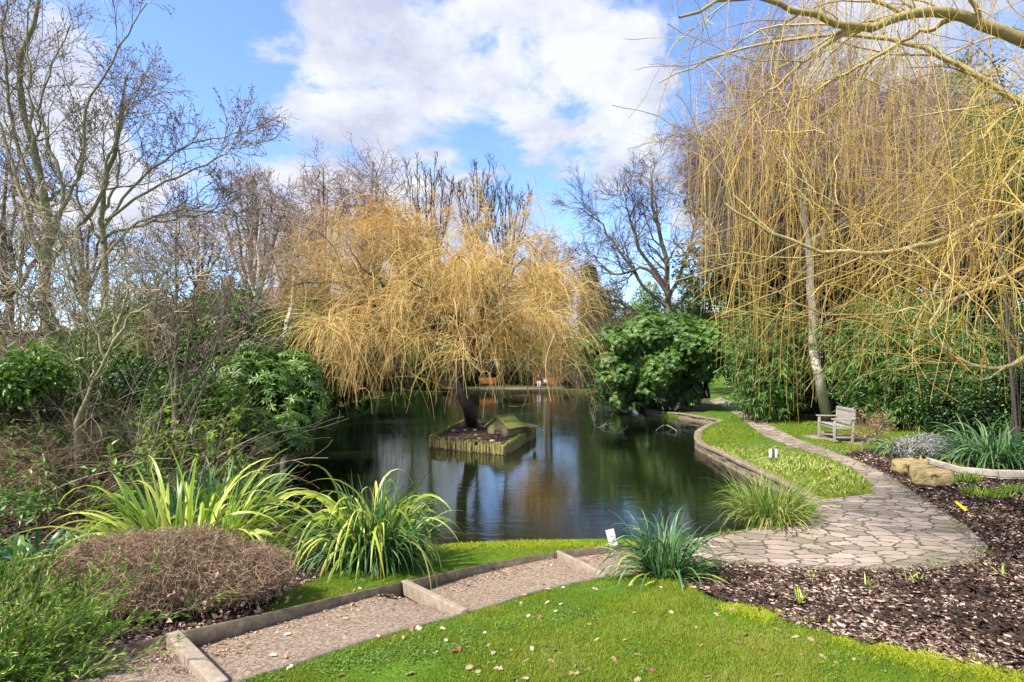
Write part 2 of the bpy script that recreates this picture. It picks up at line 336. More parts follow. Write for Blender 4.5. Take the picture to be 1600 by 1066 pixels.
def water_mat():
    m = bpy.data.materials.new('pond_water'); m.use_nodes = True; t = m.node_tree; p = t.nodes['Principled BSDF']
    p.inputs['Base Color'].default_value = (.008, .011, .004, 1); p.inputs['Roughness'].default_value = .012; p.inputs['IOR'].default_value = 1.34; p.inputs['Specular IOR Level'].default_value = .62
    g = N('ShaderNodeTexCoord', t); mp1 = N('ShaderNodeMapping', t); mp1.inputs['Scale'].default_value = (1.1, 3.2, 1); mp1.inputs['Rotation'].default_value = (0, 0, .12); lk(g.outputs['Object'], mp1.inputs[0], t)
    a = N('ShaderNodeTexNoise', t, i_Scale=1.9, i_Detail=4.0, i_Roughness=.55, i_Distortion=.4); lk(mp1.outputs[0], a.inputs['Vector'], t)
    b = N('ShaderNodeTexNoise', t, i_Scale=8.0, i_Detail=3.0, i_Roughness=.5); lk(mp1.outputs[0], b.inputs['Vector'], t)
    c = N('ShaderNodeTexNoise', t, i_Scale=.22, i_Detail=2.0); lk(g.outputs['Object'], c.inputs['Vector'], t)
    amp = N('ShaderNodeMapRange', t); lk(c.outputs[0], amp.inputs['Value'], t); amp.inputs['From Min'].default_value = .35; amp.inputs['From Max'].default_value = .65; amp.inputs['To Min'].default_value = .25; amp.inputs['To Max'].default_value = 1.2
    h = M_('MULTIPLY', M_('ADD', M_('MULTIPLY', a.outputs[0], 1.0, t), M_('MULTIPLY', b.outputs[0], .30, t), t), amp.outputs[0], t)
    bb = N('ShaderNodeBump', t, i_Strength=1.0, i_Distance=.0050); lk(h, bb.inputs['Height'], t); lk(bb.outputs[0], p.inputs['Normal'], t)
    return m
waterm = water_mat()

# ---------------------------------------------------------------- ground plan
def cat(pts, k): return [tuple(p) for p in bez(pts, k)]
pond_px = [(1088, 692, 0), (1090, 702, 0), (1110, 713, 0), (1150, 735, 0), (1192, 757, 0), (1238, 778, 0), (1262, 795, 0), (1262, 808, .1), (1232, 820, .22), (1180, 825, .22), (1130, 833, .22), (1088, 840, .22), (1030, 846, .2), (960, 848, .2),
           (800, 848, .2), (700, 850, .2), (600, 866, .2), (500, 850, .2), (430, 800, .2), (392, 760, .2), (385, 735, .1), (420, 708, 0), (462, 694, 0), (475, 672, 0), (495, 655, 0), (550, 643, 0), (590, 630, 0), (640, 620, 0), (735, 614.5, 0), (880, 613.5, 0),
           (930, 617, 0), (980, 628, 0), (1000, 641, 0), (1030, 650, 0), (1066, 654, 0), (1100, 660, 0), (1126, 666, 0), (1106, 674, 0)]
pond = [px(u, v, z) for u, v, z in pond_px]
pond = cat(pond+[pond[0]], 170)[:-1]
stone_px = [(1085, 843), (1130, 835), (1180, 827), (1232, 822), (1264, 810), (1276, 795), (1280, 781), (1305, 779), (1362, 773), (1358, 755), (1332, 732), (1285, 713), (1232, 697), (1190, 680), (1165, 660), (1138, 640), (1108, 626),
            (1126, 621), (1150, 631), (1182, 645), (1204, 665), (1245, 686), (1300, 705), (1350, 725), (1392, 745), (1430, 772), (1470, 798), (1512, 825), (1545, 856), (1530, 880), (1455, 892), (1380, 894), (1250, 890), (1130, 882), (1085, 878), (1040, 878), (1040, 862)]
stone = [px(u, v) for u, v in stone_px]
pairs = [((-60, 1075), (10, 1220)), ((120, 1035), (205, 1130)), ((276, 998), (345, 1076)), ((450, 958), (540, 1012)), ((634, 915), (728, 960)), ((752, 888), (838, 925)), ((874, 867), (946, 902)), ((975, 858), (1020, 893)), ((1040, 862), (1040, 878))]
fe = [px(*a) for a, b in pairs]; ne = [px(*b) for a, b in pairs]
FE = bez(fe, 81); NE = bez(ne, 81)
gpath = [tuple(p) for p in FE[::2]]+[tuple(p) for p in NE[::-2]]
mulch_px = [(1040, 878), (1085, 878), (1130, 882), (1250, 890), (1380, 894), (1455, 892), (1530, 880), (1545, 856), (1512, 825), (1470, 798), (1430, 772), (1392, 745), (1350, 725), (1318, 711), (1345, 702), (1400, 698), (1450, 690), (1520, 680), (1700, 672), (2600, 690), (2600, 1150), (1700, 1085), (1600, 1062), (1450, 1032), (1350, 1005), (1250, 978), (1170, 955), (1105, 932), (1062, 905), (1045, 893)]
mulch = [px(u, v) for u, v in mulch_px]
mulchL_px = [(-60, 1072), (120, 1032), (276, 995), (345, 980), (410, 965), (440, 925), (500, 905), (540, 875), (500, 853), (430, 803), (390, 762), (380, 735), (300, 740), (0, 730), (-500, 740), (-500, 1100)]
mulchL = [px(u, v) for u, v in mulchL_px]
rb = [px(u, v) for u, v in [(1190, 640), (1215, 655), (1290, 660), (1400, 668), (1520, 672), (1700, 668), (2400, 660), (2400, 608), (1300, 608), (1215, 612), (1190, 618), (1165, 634)]]
lbank = [(-3.6, 7.4), (-6.0, 8.2), (-7.6, 11), (-7.2, 14), (-6.6, 17), (-7.4, 22), (-8.2, 28), (-9.5, 33), (-10.2, 42), (-9, 51), (-60, 60), (-60, 5), (-6, 5.5)]
rbank = [px(1000, 641, 0), px(1030, 650, 0), px(1066, 653, 0), px(1100, 645), px(1120, 628), px(1100, 618), px(1050, 612), px(990, 611), (7.5, 45), (8.0, 38)]
ZONES = [('pond', pond), ('stone', stone), ('gravel', gpath), ('mulch', mulch), ('bed', mulchL), ('wood_right', rb), ('wood_left', lbank), ('wood_rhodo', rbank), ('far_bank', [(-16, 50), (16, 46), (16, 66), (-16, 63)])]
def zone(x, y):
    x = np.asarray(x, float); y = np.asarray(y, float); z = np.full(x.shape, -1)
    for i, (_, p) in reversed(list(enumerate(ZONES))): z[pip(x, y, p)] = i
    return z
def pathz(x, y):
    """stepped gravel path: each tread drops behind its riser and meets the next one"""
    c = .5*(FE+NE); d = ((c[:, 0][None]-np.atleast_1d(x)[:, None])**2+(c[:, 1][None]-np.atleast_1d(y)[:, None])**2)
    u = d.argmin(1)/10.0; tr = [2, 4, 6]
    z = np.zeros(len(u))
    for i, q in enumerate(u):
        a = max([0]+[k for k in tr if k <= q]); b = min([k for k in tr if k > q]+[8])
        f = (q-a)/max(b-a, 1e-6); z[i] = -.02-.075*(1-f)*(1 if a in tr else 0)*(.5 if a == 6 else 1)
    return hf(x, y)+z
# triangulate the whole plan so that every zone shares one continuous ground
vs = []; es = []
def addloop(p, closed=True):
    s = len(vs); vs.extend(Vector(q) for q in p); n = len(p)
    es.extend((s+i, s+(i+1) % n) for i in range(n if closed else n-1))
for _, p in ZONES: addloop(p)
for y in list(-6+np.arange(10)*.8)+list(2.0*1.032**np.arange(150)):
    if y > 230: break
    w = max(abs(y), 3)*1.9+2; k = 34 if y < 2 else 90
    for i in range(k): vs.append(Vector((-w+2*w*i/(k-1)+.013*math.sin(y*31), y)))
ov, oe, ofc, *_ = delaunay_2d_cdt(vs, es, [], 0, 1e-4)
XY = np.array([(v.x, v.y) for v in ov]); FC = np.array([f for f in ofc if len(f) == 3]); cen = XY[FC].mean(1); zc = zone(cen[:, 0], cen[:, 1])
def zone_mesh(ids, name, m, zf=hf, label=None, **kw):
    f = FC[np.isin(zc, ids)]; u, inv = np.unique(f, return_inverse=True); f = inv.reshape(-1, 3); xy = XY[u]
    z = zf(xy[:, 0], xy[:, 1]); V = np.column_stack([xy, z])
    a = V[f[:, 1]]-V[f[:, 0]]; b = V[f[:, 2]]-V[f[:, 0]]; fl = (a[:, 0]*b[:, 1]-a[:, 1]*b[:, 0]) < 0; f[fl] = f[fl][:, ::-1]
    # skirt
    E = np.sort(np.concatenate([f[:, [0, 1]], f[:, [1, 2]], f[:, [2, 0]]]), 1); ue, c = np.unique(E, axis=0, return_counts=True); be = ue[c == 1]
    W2 = V.copy(); W2[:, 2] -= .75; n = len(V); sk = np.stack([be[:, 0], be[:, 1], be[:, 1]+n, be[:, 0]+n], 1)
    o = mesh(name, [(V, f), (np.vstack([V, W2]), sk)] if kw.get('skirt', True) else [(V, f)], m); return tag(o, kind='structure')
zone_mesh([-1], 'lawn', lawnm)
zone_mesh([1], 'stone_path', paving, lambda x, y: hf(x, y)+.012)
zone_mesh([2], 'gravel_path', gravel, pathz)
zone_mesh([3], 'mulch_ground', soil)
zone_mesh([4], 'bed_ground', soil)
zone_mesh([5, 6, 7, 8], 'woodland_ground', forest)
wv = np.array([(-40, 4, 0), (40, 4, 0), (40, 75, 0), (-40, 75, 0)]); tag(mesh('water', (wv, [[0, 1, 2, 3]]), waterm), kind='structure')

def scatter(n, x0, x1, y0, y1, zid, r, dens_pow=0.):
    """random ground points inside a zone, denser near the camera"""
    out = []
    tot = 0
    while tot < n:
        y = y0*(y1/y0)**r.random(n); w = 1.0
        x = r.uniform(x0, x1, n)*y/y1 if dens_pow else r.uniform(x0, x1, n)
        k = zone(x, y) == zid; out.append(np.column_stack([x[k], y[k]])); tot += k.sum()
        if len(out) > 40: break
    return np.concatenate(out)[:n]
def gpt(xy, dz=0): return np.column_stack([xy, hf(xy[:, 0], xy[:, 1])+dz])

# --- lawn grass: short single-face blades, spread by what the eye can resolve
r = rngs(11)
def grass(n, u0, u1, v0, v1, zid, L, Wd, seed, dens=None):
    r = rngs(seed); u = r.uniform(u0, u1, n*2); v = v0+(v1-v0)*r.random(n*2)
    z = np.full(n*2, .4)
    for _ in range(14):
        d = F*(CZ-z)/(v-HY); x = (u-CX)*d/F; z = .5*z+.5*hf(x, d)
    xy = np.column_stack([x, d]); k = zone(x, d) == zid
    if dens is not None: k &= dens(x, d, r)
    return xy[k][:n]
def blade_tris(P, L, Wd, r, lean=.5, rnd=None):
    n = len(P); a = r.uniform(0, 2*math.pi, n); sx = np.column_stack([np.cos(a), np.sin(a), np.zeros(n)])*(np.broadcast_to(Wd, n)[:, None]*.5)
    tip = P+np.column_stack([r.normal(size=n)*lean, r.normal(size=n)*lean, np.ones(n)])*np.broadcast_to(L, n)[:, None]*r.uniform(.5, 1.2, n)[:, None]
    V = np.stack([P-sx, P+sx, tip], 1).reshape(-1, 3); i = np.arange(n)*3
    if rnd is None: rnd = r.random(n)
    return V, np.stack([i, i+1, i+2], 1), np.repeat(rnd, 3)
def patch(x, y, s=1.): return .5+.22*np.sin(x*1.3*s+1.1*np.sin(y*.9*s))+.18*np.sin(y*2.1*s+x*.7*s)+.12*np.sin(x*5.3*s-y*3.9*s)
G = []
for n, box, L, Wd, sd_ in ((260000, (-200, 1750, 880, 1120), .026, .0045, 1), (60000, (400, 1100, 846, 960), .03, .006, 2), (60000, (1070, 1420, 655, 780), .05, .014, 3), (9000, (1000, 1450, 585, 680), .07, .04, 4)):
    xy = grass(n, *box, -1, L, Wd, sd_); rr_ = rngs(sd_+50); P = gpt(xy, -.004)
    pt = .6*patch(xy[:, 0], xy[:, 1])+.4*patch(xy[:, 0]+3, xy[:, 1], 3.7); keep = rr_.random(len(xy)) < np.clip(-.40+2.0*pt, .07, 1); P = P[keep]; pt = pt[keep]
    G.append(blade_tris(P, L*(.7+.6*pt), Wd, rr_, .45, np.clip(.7*pt+.4*rr_.random(len(P))-.06, 0, 1)))
tag(mesh('grass', G, grassm), 'short bright green lawn grass', 'grass', kind='stuff')
# moss line between the lawn and the mulch, and along the water
moss_line = bez([px(u, v) for u, v in [(1150, 950), (1210, 968), (1290, 990), (1390, 1018), (1480, 1040), (1600, 1064)]], 60)
moss2 = bez([px(u, v) for u, v in [(640, 858), (740, 851), (850, 851), (950, 851), (985, 853)]], 60)
xy = np.concatenate([moss_line[r.integers(0, 60, 26000)]+r.normal(size=(26000, 2))*[.10, .055]*r.random((26000, 1)), moss2[r.integers(0, 60, 14000)]+r.normal(size=(14000, 2))*[.06, .09]])
k = np.isin(zone(xy[:, 0], xy[:, 1]), [-1, 3]) & (patch(xy[:, 0], xy[:, 1], 4) > .3); xy = xy[k]
tag(mesh('moss', blade_tris(gpt(xy, -.002), .028, .011, r, .8), mossm), 'yellow green moss along the lawn edges', 'moss', kind='stuff')

# --- bark chips and litter
def chips(n, u0, u1, v0, v1, zid, s0, s1, seed, pale=.12):
    xy = grass(n, u0, u1, v0, v1, zid, 0, 0, seed); r = rngs(seed+9); n = len(xy)
    P = gpt(xy, 0)+np.column_stack([np.zeros((n, 2)), r.random(n)*.018]); a = r.normal(.2, .9, n); D = np.column_stack([np.cos(a), np.sin(a), r.normal(size=n)*.35]); Nn = unit(np.column_stack([r.normal(size=(n, 2))*.4, np.ones(n)]))
    L = r.uniform(s0, s1, n); pt = patch(xy[:, 0], xy[:, 1], 2.3); rn = np.where(r.random(n) < pale*np.clip(pt*2, .25, 2), r.uniform(.75, 1, n), r.random(n)**1.6*.68*(.55+.6*pt)); L = L*np.where((r.random(n) < .05) & (rn < .6), 1.9, 1)
    return leaves(P-D*L[:, None]*.5, D, Nn, L, L*r.uniform(.2, .55, n), .12, rn)
tag(mesh('bark_mulch', [chips(95000, 1020, 1720, 700, 1110, 3, .02, .075, 21, .22), chips(22000, 1300, 1750, 668, 800, 3, .04, .10, 23, .3)], chip), 'dark bark mulch with pale chips', 'bark mulch', kind='stuff')
tag(mesh('leaf_litter', [chips(30000, -150, 560, 860, 1100, 4, .02, .055, 22, .2), chips(9000, -150, 560, 700, 880, 4, .04, .08, 24, .2), chips(16000, 1140, 1700, 606, 672, 5, .06, .16, 25, .10)], chip), 'brown leaf litter over the beds', 'leaf litter', kind='stuff')
r = rngs(31)   # small grit on the gravel path
u = r.random(24000); v = r.random(24000); c = FE[(u*80).astype(int)]*(1-v[:, None])+NE[(u*80).astype(int)]*v[:, None]+r.normal(size=(24000, 2))*.02
k = zone(c[:, 0], c[:, 1]) == 2; c = c[k]; P = np.column_stack([c, pathz(c[:, 0], c[:, 1])+.001]); n = len(P)
gritm = mat('grit', [(.16, .11, .08), (.30, .23, .18), (.50, .42, .36)], .9)
tag(mesh('path_grit', leaves(P, rdir(r, n)*[1, 1, .3], np.tile([0, 0, 1.], (n, 1)), r.uniform(.004, .013, n), r.uniform(.003, .009, n), .3, r=r), gritm), 'fine brown grit on the stepped path', 'grit', kind='stuff')


n = 1500; u = r.random(n); v = np.abs(r.normal(size=n))*.16+.03; c = FE[(u*76).astype(int)]*(1-v[:, None])+NE[(u*76).astype(int)]*v[:, None]+r.normal(size=(n, 2))*.03; c = c[zone(c[:, 0], c[:, 1]) == 2]; n = len(c)
tag(mesh('path_litter', leaves(np.column_stack([c, pathz(c[:, 0], c[:, 1])+.004]), rdir(r, n)*[1, 1, .35], unit(rdir(r, n)*.4+[0, 0, 1.]), r.uniform(.012, .045, n), r.uniform(.008, .022, n), .3, r.random(n)), leaf_dry), 'small dead leaf pieces gathered along the edging boards', 'leaf litter', kind='stuff')
# chips and soil kicked over the edge of the paving
e_ = np.array(stone[-16:]+[stone[0]]); k = r.integers(0, len(e_)-1, 3800); t = r.random((3800, 1)); c = e_[k]*(1-t)+e_[k+1]*t+r.normal(size=(3800, 2))*.09; c = c[zone(c[:, 0], c[:, 1]) == 1]; n = len(c)
tag(mesh('paving_litter', leaves(gpt(c, .016), rdir(r, n)*[1, 1, .3], unit(rdir(r, n)*.4+[0, 0, 1.]), r.uniform(.015, .05, n), r.uniform(.008, .02, n), .2, r.random(n)**1.3), chip), 'bark pieces strewn over the edge of the stone paving', 'bark litter', kind='stuff')
n = 2600; k = r.integers(0, len(stone)-1, n); t = r.random((n, 1)); sa = np.array(stone); c = sa[k]*(1-t)+sa[(k+1)]*t+r.normal(size=(n, 2))*.04; c = c[(c[:, 1] < 20) & (patch(c[:, 0], c[:, 1], 3) > .5)]
tag(mesh('edge_grass', blade_tris(gpt(c, .0), .06, .012, r, .7), grassm), 'grass and moss creeping over the paving edge', 'grass', kind='stuff')

# broad leaved weeds and clover in the lawn
n = 60; cx_ = grass(400, 380, 1500, 900, 1066, -1, 0, 0, 77)[:70]; q = cx_[r.integers(0, len(cx_), 6500)]+r.normal(size=(6500, 2))*r.uniform(.03, .12, (6500, 1)); q = q[zone(q[:, 0], q[:, 1]) == -1]; n = len(q)
tag(mesh('lawn_weeds', leaves(gpt(q, .008), rdir(r, n)*[1, 1, .3]+[0, 0, .2], unit(rdir(r, n)*.4+[0, 0, 1.]), r.uniform(.010, .024, n), r.uniform(.008, .016, n), .1, r.random(n)), mat('weed_leaf', [(.05, .12, .015), (.12, .22, .03), (.21, .31, .07)], .6, .3)), 'clover and small weeds growing through the lawn', 'weeds', kind='stuff')
# ================================================================ built things near the camera
def stack_loc(p): return [float(p[0]), float(p[1]), float(p[2])]
# timber risers across the gravel path
for i, (a, b, lab) in enumerate([((270, 999), (345, 1078), 'short weathered timber step riser nearest the camera, beside the juniper'),
                      ((632, 915), (727, 961), 'long weathered timber step riser in the middle of the gravel path'),
                      ((872, 867), (947, 902), 'thin weathered timber step riser nearest the strappy clump and the stone paving')]):
    A, B = g3(*a), g3(*b); o = thing('step_riser', lab, 'timber step', (A+B)/2, 'timber risers of the stepped path')
    w = (.08, .06, .045)[i]
    mesh('timber', [beam(A+Vector((0, 0, -.012)), B+Vector((0, 0, -.022)), w, .12, .008)], riser_wood, o)
    for q in (A, B):
        mesh('peg', [boxg(q+Vector((.05, .03, -.07)), (.035, .035, .12), bev=.004)], wood_grey, o)
# edging boards: dark one on the pond side (one per tread), thin one by the lawn
segs = [(0, 20, 'dark edging board at the low left end of the gravel path'), (20, 40, 'dark edging board between the first and second step risers'), (40, 60, 'dark edging board between the second and third step risers'), (60, 76, 'dark edging board past the third riser, under the white sign')]
for a, b, lab in segs:
    P = FE[a:b+1]; z = hf(P[:, 0], P[:, 1]); top = z+.03-.0*z; low = z-.24
    nrm2 = unit(np.column_stack([-(np.gradient(P[:, 1])), np.gradient(P[:, 0])])); P = P-nrm2*.006; Q = P+nrm2*.021
    n = len(P); V = np.concatenate([np.column_stack([P, low]), np.column_stack([P, top]), np.column_stack([Q, top+.004]), np.column_stack([Q, low])])
    i = np.arange(n-1); f = [np.stack([i+j*n, i+1+j*n, i+1+(j+1) % 4*n, i+(j+1) % 4*n], 1) for j in range(4)]
    f = np.concatenate(f+[np.array([[0, n, 2*n, 3*n], [n-1, 4*n-1, 3*n-1, 2*n-1]])])
    o = mesh('edging_board', (V, f), wood_dark, off=[P[n//2][0], P[n//2][1], z[n//2]]); tag(o, lab, 'edging board', 'edging boards of the stepped path')
P = NE[3:78]; z = hf(P[:, 0], P[:, 1]); nr = unit(np.column_stack([-(np.gradient(P[:, 1])), np.gradient(P[:, 0])]))*.014; n = len(P)
V = np.concatenate([np.column_stack([P-nr, z-.1]), np.column_stack([P-nr, z+.012]), np.column_stack([P+nr, z+.012]), np.column_stack([P+nr, z-.1])]); i = np.arange(n-1)
f = np.concatenate([np.stack([i+j*n, i+1+j*n, i+1+(j+1) % 4*n, i+(j+1) % 4*n], 1) for j in range(4)])
tag(mesh('edging_board', (V, f), wood_grey, off=[P[40][0], P[40][1], z[40]]), 'thin pale edging board along the lawn side of the gravel path', 'edging board', 'edging boards of the stepped path')

# pond retaining wall on the right (rough stone with a flat coping)
wl = np.array([px(u, v, 0) for u, v in [(1010, 646), (1030, 650), (1066, 654), (1100, 660), (1126, 666), (1108, 673), (1091, 683), (1088, 692), (1090, 702), (1110, 713), (1150, 735), (1192, 757), (1238, 778), (1264, 795), (1266, 809)]])
wl = bez(wl, 150); nr = unit(np.column_stack([np.gradient(wl[:, 1]), -np.gradient(wl[:, 0])]))
cc = wl.mean(0); r = rngs(41)
o = thing('pond_wall', 'curved low stone retaining wall holding the bank on the right side of the pond', 'wall', (wl[75][0], wl[75][1], 0))
wz = hf(wl[:, 0], wl[:, 1])
side = np.where(pip(*(wl+nr*.2).T, pond), 1, -1)[:, None]; side = np.sign(np.median(side)) or 1; nr = nr*side
rows = []
n = len(wl)
prof = [(-.30, .02), (.06, .03), (.14, .015), (.20, .04), (.99, .03)]
L_ = []
for zf_, of in [(-.4, .03), (.02, .035), (.08, .01), (.13, .04), (.18, .02), (1.0, .03)]:
    zz_ = zf_ if zf_ < .9 else None
    Z = (wz-.035) if zz_ is None else np.full(n, zf_); L_.append(np.column_stack([wl+nr*(of+.012*r.normal(size=(n, 1))), Z]))
L_.append(np.column_stack([wl-nr*.2, wz-.035])); V = np.concatenate(L_); i = np.arange(n-1)
f = np.concatenate([np.stack([i+j*n, i+1+j*n, i+1+(j+1)*n, i+(j+1)*n], 1) for j in range(len(L_)-1)]); mesh('wall_face', (V, f), stonem, o)
blk = []
k = 0
while k < n-4:
    m = int(r.integers(4, 8)); a = wl[k]-nr[k]*.05; b = wl[min(k+m, n-1)]-nr[min(k+m, n-1)]*.05
    blk.append(beam((*a, wz[k]-.005), (*b, wz[min(k+m, n-1)]-.005), .20+.03*r.random(), .07, .012, r.random())); k += m
mesh('coping', blk, stonem, o)

# benches
def bench(label, loc, rz, m, w=1.25, person=False):
    o = thing('garden_bench', label, 'bench', loc, rz=rz); d = .52
    def p(nm, *bx): return mesh(nm, list(bx), m, o, off=(0, 0, 0))
    for sx in (-1, 1):
        p('leg', boxg((sx*(w/2-.035), -d/2+.03, .31), (.065, .065, .62), bev=.006)); p('leg', beam((sx*(w/2-.035), d/2-.03, 0), (sx*(w/2-.035), d/2+.03, .93), .06, .06))
        p('armrest', boxg((sx*(w/2-.035), -.02, .645), (.09, d+.06, .035), bev=.008))
        p('side_rail', boxg((sx*(w/2-.035), 0, .40), (.04, d-.1, .07), bev=.004)); p('stretcher', boxg((sx*(w/2-.035), 0, .13), (.035, d-.1, .045), bev=.004))
    p('seat', *[boxg((0, -d/2+.04+j*.085, .455-.008*j), (w-.02, .07, .022), bev=.005, rnd=.3+.1*(j % 4)) for j in range(6)]); p('front_rail', boxg((0, -d/2+.045, .40), (w-.12, .035, .075), bev=.004))
    b = [beam((-w/2+.04, d/2+.02, .90), (w/2-.04, d/2+.02, .90), .05, .085), beam((-w/2+.04, d/2-.01, .50), (w/2-.04, d/2-.01, .50), .04, .05)]
    ns = int(w/.095)
    b += [beam((-w/2+.1+(w-.2)*j/(ns-1), d/2-.008, .51), (-w/2+.1+(w-.2)*j/(ns-1), d/2+.018, .88), .05, .018, .003, .3+.4*((j*7) % 5)/5) for j in range(ns)]
    p('backrest', *b)
    return o
bx, by = px(1312, 688); bench('silver grey slatted teak bench standing by the white birch trunk', (9.52, 16.6, float(hf(9.5, 16.6))+.035), R(-101), teak, 1.34)
r = rngs(5)
sl_ = [px(1252, 682), px(1345, 697), px(1395, 689), px(1300, 677)]; c = np.mean(sl_, 0)
o = thing('paving_slab_pad', 'pad of grey paving slabs set in the grass under the silver bench', 'paving', (c[0], c[1], float(hf(*c))))
for a in range(3):
    for b_ in range(2):
        q = [np.array(sl_[0])+(np.array(sl_[1])-sl_[0])*(u_)+(np.array(sl_[3])-sl_[0])*(v_) for u_, v_ in ((a/3+.01, b_/2+.01), ((a+1)/3-.01, b_/2+.01), ((a+1)/3-.01, (b_+1)/2-.01), (a/3+.01, (b_+1)/2-.01))]
        q = np.array(q); zt = hf(q[:, 0], q[:, 1]); V = np.vstack([np.column_stack([q, zt-.05]), np.column_stack([q, zt+.03])])
        mesh('slab', (V, [[0, 1, 5, 4], [1, 2, 6, 5], [2, 3, 7, 6], [3, 0, 4, 7], [4, 5, 6, 7]]), stonem, o)
teak_or = mat('varnished_teak', [(.22, .075, .025), (.38, .14, .045), (.48, .2, .07)], .5, noise=.5, nscale=12)
d_f = 52.5
# far deck and benches
zd = .36
dk = thing('landing_stage', 'low pale timber landing stage along the far shore under the benches', 'deck', ((800-CX)*d_f/F, 54.2, zd))
mesh('deck_boards', [boxg(((805-CX)*54/F+.25*0+(-4.6+j*.235)+.9, 54.9, zd-.04), (.22, 1.9, .05), rnd=.3+.5*rngs(j).random()) for j in range(36)], wood_grey, dk)
mesh('fascia', [boxg(((805-CX)*54/F+.35, 53.93, zd-.12), (8.5, .05, .16))], wood_grey, dk)
for j in range(5): mesh('post', [boxg(((805-CX)*54/F-3.6+j*2, 53.98, -.15), (.1, .1, .5), bev=.01)], wood_dark, dk)
xb = (849-CX)*55/F; bench('orange brown bench on the far shore with a person seated on it', (xb, 55.0, zd), 0, teak_or, 2.0)
xb2 = (762-CX)*55/F; bench('orange brown bench on the far shore behind the willow strands, empty', (xb2, 55.0, zd), 0, teak_or, 1.6)
def skin(name, pts, edges, rad, m, parent, sub=2):
    me = bpy.data.meshes.new(name); me.from_pydata([tuple(float(c) for c in p) for p in pts], edges, []); o = bpy.data.objects.new(name, me); COL.objects.link(o)
    md = o.modifiers.new('skin', 'SKIN'); me.materials.append(m); sv = me.skin_vertices if len(me.skin_vertices) else None
    if sv is None:
        bm = bmesh.new(); bm.from_mesh(me); bm.verts.layers.skin.verify(); bm.to_mesh(me); bm.free(); sv = me.skin_vertices
    for i, q in enumerate(rad): sv[0].data[i].radius = (q, q)
    sv[0].data[0].use_root = True
    o.modifiers.new('sub', 'SUBSURF').render_levels = sub; md.use_smooth_shade = True
    if parent is not None: o.parent = parent
    return o
skinm = mat('skin', [(.45, .26, .19)], .5); coatm = mat('dark_coat', [(.015, .017, .025)], .9); lilac = mat('lilac_trousers', [(.55, .52, .68)], .85); hairm = mat('dark_hair', [(.02, .014, .01)], .7); blackm = mat('black_fabric', [(.012, .012, .014)], .8)
pp = (xb-.45, 54.86, zd)
pe = thing('person', 'seated person in a dark coat and pale lilac trousers on the far orange bench', 'person', pp)
B = [(0, .08, .50), (0, .10, .72), (0, .10, .98), (0, .10, 1.10), (0, .06, 1.20), (0, .05, 1.30), (-.19, .08, 1.0), (-.26, .0, .76), (-.10, -.22, .66), (-.04, -.32, .64), (.19, .08, 1.0), (.26, 0, .76), (.10, -.22, .66), (.05, -.32, .64),
     (-.10, .05, .50), (-.11, -.36, .52), (-.11, -.40, .10), (-.11, -.52, .05), (.10, .05, .50), (.12, -.36, .53), (.11, -.36, .10), (.11, -.48, .05)]
E = [(0, 1), (1, 2), (2, 3), (3, 4), (4, 5), (2, 6), (6, 7), (7, 8), (8, 9), (2, 10), (10, 11), (11, 12), (12, 13), (0, 14), (14, 15), (15, 16), (16, 17), (0, 18), (18, 19), (19, 20), (20, 21)]
rd = [.13, .13, .13, .055, .08, .075, .06, .045, .035, .03, .06, .045, .035, .03, .085, .065, .042, .03, .085, .065, .042, .03]
body = skin('body', B, E, rd, skinm, pe)
skin('coat', B[:4]+[B[6], B[7], B[8], B[10], B[11], B[12]], [(0, 1), (1, 2), (2, 3), (2, 4), (4, 5), (5, 6), (2, 7), (7, 8), (8, 9)], [.15, .15, .15, .07, .075, .06, .05, .075, .06, .05], coatm, pe)
skin('trousers', [B[0], B[14], B[15], B[16], B[18], B[19], B[20]], [(0, 1), (1, 2), (2, 3), (0, 4), (4, 5), (5, 6)], [.13, .1, .08, .058, .1, .08, .058], lilac, pe)
skin('hair', [(0, .1, 1.36), (0, .13, 1.24)], [(0, 1)], [.09, .08], hairm, pe)
for sx in (-.11, .11): skin('shoe', [(sx, -.36, .04), (sx, -.54, .035)], [(0, 1)], [.045, .035], blackm, pe)
bgth = thing('handbag', 'small black bag lying on the far orange bench beside the person', 'bag', (xb+.2, 54.9, zd+.47))
mesh('bag_body', [boxg((0, 0, .13), (.36, .16, .26), bev=.04)], blackm, bgth, off=(0, 0, 0)); mesh('strap', [tubes([bez([(-.14, 0, .24), (-.08, 0, .4), (.08, 0, .4), (.14, 0, .24)], 10)], [[.012]*10], 5)], blackm, bgth, off=(0, 0, 0))
redm = mat('red_plastic', [(.55, .01, .015), (.65, .02, .02)], .35, spec=.5)
def lathe(prof, c=(0, 0, 0), n=20, rnd=.5):
    p = np.array(prof); a = np.arange(n)*2*math.pi/n; V = np.stack([p[:, 0][:, None]*np.cos(a), p[:, 0][:, None]*np.sin(a), np.repeat(p[:, 1][:, None], n, 1)], -1)+np.array(c)
    i = np.arange(len(p)*n).reshape(len(p), n); j = np.roll(i, -1, 1); return V.reshape(-1, 3), np.stack([i[:-1], j[:-1], j[1:], i[1:]], -1).reshape(-1, 4), np.full(V.size//3, rnd)
for u_, s_, lab in ((926, .2, 'larger red float on the dark water by the far right shore'), (933.5, .17, 'smaller red float beside the larger one, nearest the rhododendron')):
    p = px(u_, 616.5, 0); o = thing('red_float', lab, 'float', (*p, 0), 'red floats at the far shore')
    a = np.linspace(-1.3, 1.45, 12); mesh('buoy_body', [lathe(np.column_stack([np.cos(a)*s_, np.sin(a)*s_+s_*.7]))], redm, o, True, off=(0, 0, 0))

